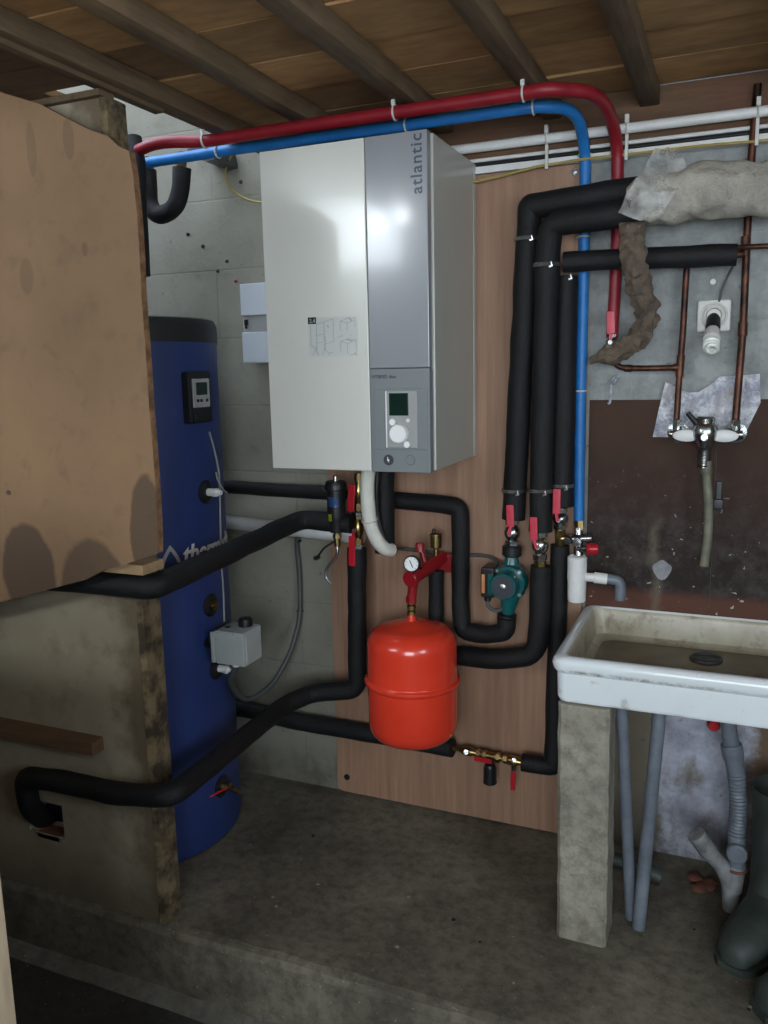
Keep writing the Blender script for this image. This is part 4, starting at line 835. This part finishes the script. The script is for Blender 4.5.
bm = NB(); cyl(bm, (e.x-.008, e.y, e.z-.041), (e.x-.008, e.y, e.z-.058), .010); obj('cable_gland', bm, 'dark', tb)
bm = NB(); tube(bm, spline([Vector((e.x-.008, e.y, e.z-.056)), Vector((e.x-.006, e.y, e.z-.075)), Vector((e.x+.014, e.y+.01, e.z-.088)), Vector((e.x+.036, e.y+.03, e.z-.08)), Vector((e.x+.05, e.y+.06, e.z-.06)), Vector((e.x+.05, e.y+.09, e.z+.02))]), .006, 8); obj('lead', bm, 'cablegrey', t_)
for (a, b, nm) in (((512.3, 545), (511.8, 556), 'union_nut'), ((507, 613), (506.5, 621), 'union_nut')):
    bm = NB(); A, B = P(*a, yP), P(*b, yP); lathe(bm, A, B-A, [(0, 0), (.022, 0), (.028, .004), (.028, (B-A).length-.004), (.023, (B-A).length), (0, (B-A).length)], 16); obj(nm, bm, 'dark', t_)

# ------------------------------------------------------------------ top-left fittings and bracket
for px, py, w, y in ((181, 160, 'right leg of the U shaped pipe', -.16), (148, 165, 'left leg of the U shaped pipe', -.17)):
    bm = NB(); A, B = P(px, py-8, y), P(px, py+9, y); cyl(bm, A, B, .010); d = (B-A).normalized(); hexn(bm, A+d*.008, A+d*.02, .0155); hexn(bm, A+d*.026, A+d*.04, .0165)
    tag(obj('brass_fitting', bm, 'brass' if px > 160 else 'steel'), 'brass fitting on the '+w, 'pipe fitting')
bm = NB(); q = P(200, 154, -.13); prism(bm, [q+Vector((-.045, 0, .02)), q+Vector((.045, 0, .02)), q+Vector((.05, 0, -.02)), q+Vector((.02, 0, -.024)), q+Vector((-.035, 0, -.002))], (0, .125, 0))
tag(obj('steel_bracket', bm, 'bracket', smooth=False), 'grey steel bracket on the wall below the blue pipe, top left', 'bracket')
for i, (px, py) in enumerate(((188, 234), (203, 246), (227, 261), (218, 271), (236, 281), (241, 182))):
    bm = NB(); lathe(bm, P(px, py, 0), (0, -1, 0), [(0, -.002), (.006, -.002), (.006, .003), (.003, .005), (0, .005)], 10)
    tag(obj('wall_plug', bm, 'dark' if i != 4 else 'red_dark'), 'small dark wall plug in the render between tank top and white electrical box' if i < 5 else 'small dark wall plug by the loose yellow wire loop', 'wall plug', 'wall plugs left of the unit' if i < 5 else None)

# ------------------------------------------------------------------ mineral wool
t_ = thing('mineral_wool_lagging', 'thick pale mineral wool lagging around the upper right pipes', 'lagging', P(700, 225, -.14))
bm = NB(); path = densify(PP([(628, 203, -.13), (660, 197, -.13), (768, 189, -.13), (870, 177, -.13)]), .012)
tube(bm, path, .062, 48, 0, .25, 24, rfun=lambda s, L: (.55+.45*min(1, s/.05))*(1+.05*math.sin(s*42))); obj('wrap', bm, 'wool', t_)
bm = NB(); t = NB()
fl = [(618, 214, -.20), (628, 190, -.215), (640, 175, -.20), (655, 150, -.12), (668, 146, -.10), (680, 152, -.11), (690, 172, -.15), (676, 190, -.208), (660, 215, -.215), (640, 222, -.21)]
cen = t.verts.new(P(650, 195, -.232)); vs = [t.verts.new(P(*q)) for q in fl]
for k in range(len(vs)): t.faces.new((vs[k], vs[(k+1) % len(vs)], cen))
bmesh.ops.subdivide_edges(t, edges=t.edges[:], cuts=5, use_grid_fill=True)
for v_ in t.verts: v_.co += Vector((0, .020*mnoise.noise(v_.co*30), .008*mnoise.noise(v_.co*22+Vector((5, 5, 5)))))
merge(bm, t); obj('plastic_film', bm, 'film', t_, 'crumpled clear plastic film', ang=70)
bm = NB(); pth = spline([P(*q) for q in ((634, 222, -.17), (633, 240, -.155), (633, 262, -.15), (639, 288, -.12), (646, 308, -.09), (644, 328, -.07), (632, 343, -.06), (615, 352, -.055), (600, 358, -.05), (590, 361, -.05))], 8)
tube(bm, densify(pth, .008), .027, 26, 0, .55, 60, rfun=lambda s, L: 1.0 if s < L-.05 else max(.35, (L-s)/.05)); tag(obj('mineral_wool_sleeve', bm, 'woolbrown'), 'brown shaggy mineral wool sleeve hanging down and curling left to the red valve', 'lagging')

# ------------------------------------------------------------------ copper pipes
def copper(lab, pts, r=.0085, joints=()):
    t_ = thing('copper_pipe', lab, 'pipe', pts[-1], 'old copper pipes'); bm = NB(); tube(bm, densify(rounded(pts, .02, 4), .05), r, 12); obj('tube', bm, 'copper', t_)
    for a, b in joints: bm = NB(); cyl(bm, a, b, r*1.25, bev=.001); obj("joint", bm, "copper", t_)
yC = -.035
copper('copper riser feeding the left side of the mixer tap', PP([(687, 262, yC), (683, 330, yC), (679, 380, yC), (676, 428, -.045)]), .008, [(P(681, 355, yC), P(679.3, 377, yC))])
copper('taller copper riser from the ceiling to the right side of the mixer tap', PP([(758, 84, yC), (752, 150, yC), (748, 215, yC), (743, 330, yC), (738, 390, yC), (735, 428, -.045)]), .0092, [(P(746, 236, yC), P(745.3, 256, yC)), (P(743, 322, yC), P(742.5, 336, yC))])
copper('short copper branch from the left riser to the red pipe valve', PP([(682, 367.5, yC), (640, 368.5, yC), (619, 367.5, yC), (612, 360, yC), (612, 350, yC)]), .0075, [(P(632, 368.5, yC), P(624, 368, yC)), (P(679, 367.5, yC), P(673, 367.5, yC))])
copper('short level copper pipe leaving the right edge beside the tall riser', PP([(733, 248, -.07), (746, 247, -.05), (768, 246, -.04), (900, 236, -.04)]), .0065, [(P(734, 255, -.07), P(743, 254, -.06))])

# ------------------------------------------------------------------ foil, lamp, mixer tap
bm = NB(); poly = [(652.7, 437), (659, 408), (665.4, 382), (671, 384), (682, 391), (690, 392.5), (698.6, 392), (710, 385), (720, 376.5), (740, 375.5), (760, 373.6), (760.5, 403), (752, 420), (743.6, 437), (720, 437.5), (690, 437.5)]
prism(bm, [P(a, b, -.0155) for a, b in poly], (0, .0045, 0)); tag(obj('foil_sheet', bm, 'foil', smooth=False), 'torn piece of silver insulating foil on the wall behind the tap', 'foil')
t_ = thing('wall_lamp_holder', 'square white lamp holder with a spiral energy-saving bulb above the foil', 'lamp', P(714, 316, 0))
c = P(714, 316, -.001); bm = NB(); box(bm, c.x-.04, c.x+.04, -.014, -.0005, c.z-.04, c.z+.04, .006); obj('backplate', bm, 'tie', t_)
bm = NB(); ring(bm, c+Vector((0, -.015, 0)), (0, 1, 0), .030, .003, 36, 8); ring(bm, c+Vector((0, -.016, 0)), (0, 1, 0), .022, .003, 36, 8); lathe(bm, c+Vector((0, -.012, 0)), (0, -1, 0), [(.02, 0), (.016, .012), (0, .013)], 28); obj('rose', bm, 'tie', t_)
ld = Vector((-.01, -1, -.95)).normalized(); s0 = c+Vector((0, -.014, -.004))
bm = NB(); lathe(bm, s0, ld, [(0, 0), (.015, 0), (.017, .012), (.018, .04), (.0165, .046), (0, .046)], 24); obj('socket', bm, 'dark', t_)
bm = NB(); b0 = s0+ld*.046; lathe(bm, b0, ld, [(0, 0), (.015, 0), (.018, .006), (.021, .024), (.021, .034), (.017, .037), (0, .037)], 24); bl = obj('bulb_base', bm, 'tie', t_)
bm = NB(); u, w, d = frame(ld); pts = []
for k in range(90):
    s = k/89; a = s*2*PI*3.2; rr = .0155 if s < .85 else .0155*(1-(s-.85)/.15*.8); pts.append(b0+ld*(.042+.034*s)+(u*math.cos(a)+w*math.sin(a))*rr)
tube(bm, pts, .0052, 8); obj('spiral_tube', bm, 'bulb', bl)
bm = NB(); tube(bm, spline(PP([(719, 302, -.012), (722, 290, -.01), (728, 276, -.01), (733, 266, -.03), (735, 262, -.05)])), .003, 8); tag(obj('lamp_cable', bm, 'cablegrey'), 'thin grey wire from the lamp holder up to the level black pipe', 'cable')
bm = NB(); c = P(713, 282, 0); lathe(bm, c, (0, -1, 0), [(0, 0), (.008, 0), (.007, .006), (0, .006)], 14); tag(obj('wall_plug', bm, 'tie'), 'small white wall plug above the lamp holder', 'wall plug')

yM = -.07
t_ = thing('mixer_tap', 'old chrome wall mixer tap with two white-sided arms above the sink', 'tap', P(705, 470, yM))
z0 = P(705, 434, yM).z; xa, xb = P(677, 437, yM).x, P(735, 437, yM).x; xc = P(705, 437, yM).x
bm = NB()
for xx, s in ((xa, 1), (xb, -1)):
    bm = NB(); lathe(bm, (xx, -.011, z0+.0), (0, -1, 0), [(0, 0), (.030, 0), (.028, .008), (.012, .012), (.012, .05), (0, .05)], 24)
    hexn(bm, (xx, yM, z0+.012), (xx, yM, z0+.036), .0125); cyl(bm, (xx, yM, z0+.0), (xx, yM, z0+.02), .012); obj('wall_elbow', bm, 'steel', t_)

bm = NB()
for xx in (xa, xb):
    bm = NB(); cc = [Vector((xx+((-1 if xx < xc else 1)*.018), yM-.004, z0)), Vector(((xx+xc)/2, yM-.006, z0-.004)), Vector((xc, yM-.008, z0))]
    tube(bm, densify(cc, .008), .017, 18, rfun=lambda s, L: .6+.4*math.sin(min(1, s/(L*.5))*PI/2)); obj('arm', bm, 'steel', t_)

for xx in (xa, xb):
    bm = NB(); m_ = Vector(((xx*.64+xc*.36), yM-.0195, z0-.003)); t = NB(); bmesh.ops.create_uvsphere(t, u_segments=20, v_segments=10, radius=1)
    for v_ in t.verts: v_.co = m_+Vector((v_.co.x*.034, v_.co.y*.006, v_.co.z*.0155))
    merge(bm, t); obj('arm_inlay', bm, 'pvcwhite', t_)
bm = NB(); zz = lambda py: P(705, py, yM).z
lathe(bm, (xc, yM-.012, 0), (0, 0, 1), [(0, zz(467)), (.0155, zz(467)), (.0165, zz(450)), (.020, zz(447)), (.026, zz(441)), (.030, zz(435)), (.031, zz(430)), (.027, zz(425)), (.0225, zz(423)), (.0235, zz(418)), (.019, zz(416)), (0, zz(416))], 32)
cyl(bm, (xc, yM-.035, zz(436)), (xc, yM-.05, zz(436)), .008); obj('body', bm, 'steel', t_)
bm = NB(); A = Vector((xc-.015, yM-.015, zz(426))); cyl(bm, A, A+Vector((-.028, -.01, .035)), .008, .006); obj('diverter', bm, 'dark', t_)
bm = NB(); ring(bm, (xc, yM-.012, zz(465)), (0, 0, 1), .0155, .002, 24, 6); obj('collar', bm, 'copper', t_)
bm = NB(); tube(bm, densify(spline(PP([(706, 461, yM-.012), (707, 480, yM-.012), (708.5, 505, yM-.012), (708, 535, yM-.008), (705.5, 555, yM), (704, 566, yM)])), .02), .0115, 16, rfun=lambda s, L: 1.2 if s < .03 else 1); tag(obj('rubber_hose', bm, 'hose'), 'grey-green rubber hose hanging from the mixer tap', 'hose')
bm = NB(); c = P(718.5, 500, -.011); box(bm, c.x-.012, c.x+.012, -.03, -.0105, c.z-.022, c.z+.004, .003); box(bm, c.x-.007, c.x+.007, -.02, -.0105, c.z, c.z+.05, .002); tag(obj('hook', bm, 'dark'), 'small black hook on the splashback right of the hose', 'hook')
bm = NB(); tube(bm, spline(PP([(618, 376, -.02), (613, 380, -.022), (611, 390, -.02), (610, 402, -.018), (608, 404, -.018)])), .0035, 6, 0, .6, 60); tube(bm, spline(PP([(618, 376, -.02), (615, 381, -.03), (613, 384, -.022)])), .005, 6, 0, .6, 60); tag(obj('cobweb_fluff', bm, 'rag'), 'wisp of white fluff hanging on the wall below the red valve', 'fluff')

# ------------------------------------------------------------------ sink and pier
SX0 = -.372; SX1 = .62; SY0, SY1 = -.475, -.011; ZR = .727; ZBt = .612
t_ = thing('stone_sink', 'large old white ceramic sink with grimy basin on a concrete pier', 'sink', ((SX0+SX1)/2, (SY0+SY1)/2, ZBt))
bm = NB()
def rrect(x0, x1, y0, y1, r, z, n=6):
    out = []
    for cx, cy, a0 in ((x1-r, y1-r, 0), (x0+r, y1-r, PI/2), (x0+r, y0+r, PI), (x1-r, y0+r, 3*PI/2)):
        for k in range(n+1): a = a0+PI/2*k/n; out.append(Vector((cx+r*math.cos(a), cy+r*math.sin(a), z)))
    return out
iy0 = G(560, 645, .72).y
loops = []
def L_(dx, z, r): loops.append([bm.verts.new(p) for p in rrect(SX0+dx, SX1-dx, SY0+dx, SY1-min(dx, .003), max(r, .006), z)])
L_(.022, ZBt, .02); L_(.014, ZBt+.004, .02); L_(.010, ZBt+.014, .02); L_(.008, ZR-.04, .022); L_(.004, ZR-.036, .024); L_(.0, ZR-.030, .026); L_(-.003, ZR-.016, .028); L_(.0, ZR-.006, .026); L_(.008, ZR, .022)
ins = [(.020, ZR, .024), (.026, ZR-.004, .024), (.030, ZR-.016, .024), (.038, ZR-.072, .03), (.058, ZR-.084, .035)]
SYB = SY1
k0 = len(loops)
for dx, z, r in ins:
    loops.append([bm.verts.new(p) for p in rrect(SX0+dx, SX1-dx, SY0+dx, SY1-(dx-.016), r, z)])
for i, (a, b) in enumerate(zip(loops, loops[1:])):
    n = len(a)
    for k in range(n):
        f = bm.faces.new((a[k], a[(k+1) % n], b[(k+1) % n], b[k])); f.material_index = 1 if i >= k0+1 else 0
f = bm.faces.new(loops[0][::-1]); f = bm.faces.new(loops[-1]); f.material_index = 2
bmesh.ops.recalc_face_normals(bm, faces=bm.faces[:]); obj('basin', bm, ['ceramic', 'basin', 'basinfloor'], t_)
c = G(706, 659, ZR-.084); bm = NB(); ring(bm, c+Vector((0, 0, .002)), (0, 0, 1), .036, .005, 32, 8); lathe(bm, c, (0, 0, 1), [(.034, .001), (.02, .002), (0, .002)], 28); obj('drain', bm, 'ink', t_)
A = G(557, 936); B = G(597, 950)
bm = NB(); n = 24; rows = []; px0, px1, py0, py1 = A.x-.001, -.232, -.470, -.350
for i in range(n+1):
    z = ZBt*i/n; s = .004*mnoise.noise(Vector((z*18, 1, 1))); e = -.006*(z/ZBt)
    q = []
    for (x, y) in ((px0, py0), (px1, py0), (px1, py1), (px0, py1)):
        q.append((x+s+e, y+.003*mnoise.noise(Vector((z*20, x*9, y*9)))))
    ring_ = []
    for k in range(4):
        a, b, c2 = q[k-1], q[k], q[(k+1) % 4]
        for o_ in (a, c2):
            d = math.hypot(o_[0]-b[0], o_[1]-b[1]); ring_.append(bm.verts.new((b[0]+(o_[0]-b[0])/d*.008, b[1]+(o_[1]-b[1])/d*.008, z)))
    rows.append(ring_)
for a, b in zip(rows, rows[1:]):
    for k in range(8): bm.faces.new((a[k], a[(k+1) % 8], b[(k+1) % 8], b[k]))
bm.faces.new(rows[-1]); bm.faces.new(rows[0]); bmesh.ops.recalc_face_normals(bm, faces=bm.faces[:])
tag(obj('concrete_pier', bm, 'pier'), 'rough square concrete pier carrying the left end of the sink', 'pier')
bm = NB(); box(bm, .42, .54, -.47, -.3, 0, ZBt, .008); tag(obj('concrete_pier', bm, 'pier'), 'concrete pier under the hidden right end of the sink', 'pier')

# grey pipes under the sink
def gp_(lab, pts, r): 
    bm = NB(); tube(bm, densify(pts, .1), r, 18); return tag(obj('waste_pipe', bm, 'pvcgrey'), lab, 'pipe')
b1, b2 = G(631, 918, .0), G(639, 925, .0); b1.z = b2.z = .001
gp_('dark grey plastic pipe standing nearest the concrete pier under the sink', [G(621, 690, .6105), b1], .0145)
gp_('lighter grey plastic pipe leaning beside the first one under the sink', [G(661.5, 692, .6105), b2+Vector((.0, -.012, 0))], .0165)
bm = NB(); zz_ = P(632, 868, -.10); tube(bm, densify([P(611, 858, -.185), P(650, 872, -.185)], .03), .02, 16); cyl(bm, P(646, 871, -.185), P(661, 877, -.185), .024); tag(obj('pipe_stub', bm, 'boot'), 'short dark pipe stub lying behind the grey pipes at the wall foot', 'pipe')
yD = -.20
t_ = thing('sink_drain', 'grey corrugated drain hose and branch under the right side of the sink', 'drain pipe', P(733, 920, yD))
bm = NB(); cyl(bm, P(725, 700, yD), P(732, 750, yD), .019); lathe(bm, P(731, 744, yD), P(736, 772, yD)-P(731, 744, yD), [(0, 0), (.025, 0), (.026, .004), (.026, .03), (.022, .045), (.022, .075), (0, .075)], 24); obj('tailpiece', bm, 'pvcgrey', t_)
bm = NB(); pth = densify(spline(PP([(735, 765, yD), (737.5, 785, yD), (738.5, 810, yD), (736.5, 838, yD)])), .0018)
tube(bm, pth, .021, 20, rfun=lambda s, L: 1+.07*math.sin(s*2*PI/.0095)); obj('corrugated_hose', bm, 'pvcgrey', t_)
bm = NB(); c = P(737, 848, yD); lathe(bm, c+Vector((0, .03, 0)), (0, -1, 0), [(0, 0), (.02, 0), (.021, .045), (.025, .046), (.025, .062), (.022, .065), (0, .065)], 26); cyl(bm, P(737, 835, yD), P(737, 868, yD), .0215); obj('inspection_tee', bm, 'pvcgrey', t_)
bm = NB(); tube(bm, densify(spline(PP([(697, 836, yD-.03), (710, 853, yD-.02), (723, 868, yD-.01), (730, 885, yD)])), .02), .0205, 20); cyl(bm, P(696, 834, yD-.031), P(709, 852, yD-.021), .0235); cyl(bm, P(737, 865, yD), P(733, 890, yD), .022, .0215); tube(bm, densify([P(730, 880, yD), P(732, 922, yD)], .02), .022, 20); obj('branch_pipe', bm, 'pvcdirty', t_, 'pale dirty branch pipe')
bm = NB(); ring(bm, P(736, 868, yD), (0, 0, 1), .024, .004, 20, 6); obj('seal', bm, 'cone', t_)
bm = NB(); lathe(bm, P(714, 722, -.1), (0, -1, 0), [(0, 0), (.018, 0), (.018, .02), (.012, .03), (0, .03)], 18); tag(obj('stop_cock_handle', bm, 'lever'), 'red round handle half hidden under the sink beside the drain', 'handle')

# ------------------------------------------------------------------ rubber boots
def boot(lab, toe, ang, h=.36):
    t_ = thing('rubber_boot', lab, 'boot', toe); bm = NB()
    c, s = math.cos(ang), math.sin(ang)
    # profile sections along the foot then up the shaft; local x points to the toe
    secs = [((.0, .0, .020), .012, .016, 0), ((-.012, 0, .034), .034, .032, 0), ((-.045, 0, .042), .046, .042, 10), ((-.09, 0, .045), .050, .045, 12), ((-.135, 0, .054), .046, .052, 20), ((-.175, 0, .072), .044, .062, 42), ((-.205, 0, .105), .048, .062, 68), ((-.222, 0, .15), .054, .060, 84), ((-.228, 0, .22), .058, .064, 90), ((-.230, 0, .30), .062, .068, 90), ((-.230, 0, h), .066, .072, 90), ((-.230, 0, h+.004), .062, .068, 90), ((-.230, 0, h-.05), .058, .062, 90)]
    rows = []
    for (p, rw, rh, tl) in secs:
        a = math.radians(tl); up = Vector((-math.sin(a)*0-math.sin(a), 0, math.cos(a))) if tl > 0 else Vector((0, 0, 1)); rr = []
        for k in range(24):
            q = 2*PI*k/24; v_ = Vector(p)+Vector((0, 1, 0))*(rw*math.cos(q))+up*(rh*math.sin(q)); v_.z = max(v_.z, .012)
            v_ = Vector((v_.x*1.08, v_.y*1.15, v_.z*1.1))
            rr.append(bm.verts.new(Vector(toe)+Vector((c*v_.x-s*v_.y, s*v_.x+c*v_.y, v_.z))))
        rows.append(rr)
    for a, b in zip(rows, rows[1:]):
        for k in range(24): bm.faces.new((a[k], a[(k+1) % 24], b[(k+1) % 24], b[k]))
    bm.faces.new(rows[0]); bm.faces.new(rows[-1]); bmesh.ops.recalc_face_normals(bm, faces=bm.faces[:]); obj('upper', bm, 'boot', t_, ang=60)
    bm = NB(); o_ = [];
    for x, w in ((.006, .0), (.002, .026), (-.015, .040), (-.05, .052), (-.10, .055), (-.15, .048), (-.20, .045), (-.25, .044), (-.28, .034), (-.292, 0)): o_.append((x*1.08, w*1.15))
    pl = [(x, w) for x, w in o_]+[(x, -w) for x, w in o_[::-1] if w > 0]
    prism(bm, [Vector(toe)+Vector((c*x-s*w, s*x+c*w, 0)) for x, w in pl], (0, 0, .018)); obj('sole', bm, 'boot', t_)
    return t_
boot('dark green rubber boot standing beside the drain under the sink', G(730, 972), math.radians(-115), .33)
boot('second dark rubber boot cut by the right picture edge near the floor corner', G(758, 1014), math.radians(-150), .34)

# ------------------------------------------------------------------ floor litter
rnd = random.Random(11)
MT['pebble'] = mat('pale_chip', (140, 134, 122), (116, 110, 100), 30, .8)
MT['dirt'] = mat('dark_crumb', (40, 34, 28), (28, 24, 20), 30, .9)
for i in range(34):
    px, py = rnd.uniform(200, 760), rnd.uniform(800, 1015)
    g = G(px, py)
    if g.y < -.77 or g.y > -.03 or (-.37 < g.x < -.22 and g.y > -.48) or g.x < -1.3 or (-.2 < g.x < -.12 and -.42 < g.y < -.3) or (g.x > -.02 and g.y > -.45): continue
    bm = NB(); bmesh.ops.create_icosphere(bm, subdivisions=1, radius=1); s = rnd.uniform(.002, .006)
    for v_ in bm.verts: v_.co = g+Vector((v_.co.x*s*rnd.uniform(.8, 1.5), v_.co.y*s, v_.co.z*s*.5+s*.4))
    dkk = rnd.random() < .5
    tag(obj('pebble', bm, 'dirt' if dkk else 'pebble', smooth=False), 'tiny dark crumb lying on the concrete platform' if dkk else 'tiny pale chip lying on the concrete platform', 'debris', 'dark crumbs on the platform' if dkk else 'pale chips on the platform')
bm = NB()
for k in range(5):
    c = G(702+rnd.uniform(-9, 9), 885+rnd.uniform(-8, 8)); t = NB(); bmesh.ops.create_icosphere(t, subdivisions=2, radius=1)
    for v_ in t.verts: n_ = 1+.35*mnoise.noise(v_.co*2+Vector((k, 0, 0))); v_.co = c+Vector((v_.co.x*.022*n_, v_.co.y*.02*n_, v_.co.z*.008*n_+.005))
    merge(bm, t)
tag(obj('brick_rubble', bm, 'cone'), 'small heap of brown brick rubble on the floor left of the drain', 'rubble')

# ------------------------------------------------------------------ light
W = bpy.data.worlds.new('world'); sc.world = W; W.use_nodes = True; nt = W.node_tree; bg = nt.nodes['Background']
bg.inputs[0].default_value = (.70, .82, 1, 1); bg.inputs[1].default_value = 6.5
def area(name, loc, size, sy, power, col, tgt):
    l = bpy.data.lights.new(name, 'AREA'); l.shape = 'RECTANGLE'; l.size = size; l.size_y = sy; l.energy = power; l.color = col
    o = bpy.data.objects.new(name, l); COL.objects.link(o); o.location = loc; o.rotation_euler = (Vector(tgt)-Vector(loc)).to_track_quat('-Z', 'Y').to_euler(); return o
area('daylight_rear_opening', ((DX0+DX1)/2, YB-.02, (DZ+.85)/2), DX1-DX0, DZ-.85, 52, (.88, .95, 1), ((DX0+DX1)/2, 0, 1.0))
area('daylight_strip_window', ((WX0+WX1)/2, YB-.02, (WZ0+WZ1)/2), WX1-WX0, WZ1-WZ0, 35, (.9, .97, 1), ((WX0+WX1)/2, 0, (WZ0+WZ1)/2))
area('added_side_daylight', (XR-.01, (RY0+RY1)/2, (RZ0+RZ1)/2), RY1-RY0, RZ1-RZ0, 13, (.86, .94, 1), (0, (RY0+RY1)/2, (RZ0+RZ1)/2))  # added lamp in the side opening, brightens the right-facing sides
def bulb(name, px, py, back, power):
    p = P(px, py, BY); d = p-CAM; d.y = -d.y; q = p+d*(back/abs(d.y))
    l = bpy.data.lights.new(name, 'POINT'); l.energy = power; l.shadow_soft_size = .035; l.color = (.93, .98, 1)
    o = bpy.data.objects.new(name, l); COL.objects.link(o); o.location = q; return o
bulb('bare_bulb', 405, 214, 2.3, 3.2); bulb('bare_bulb', 374, 224, 2.3, 2.4)
sc.view_settings.view_transform = 'Standard'; sc.view_settings.look = 'None'; sc.view_settings.gamma = 1; sc.view_settings.use_curve_mapping = False
sc.view_settings.exposure = -0.1
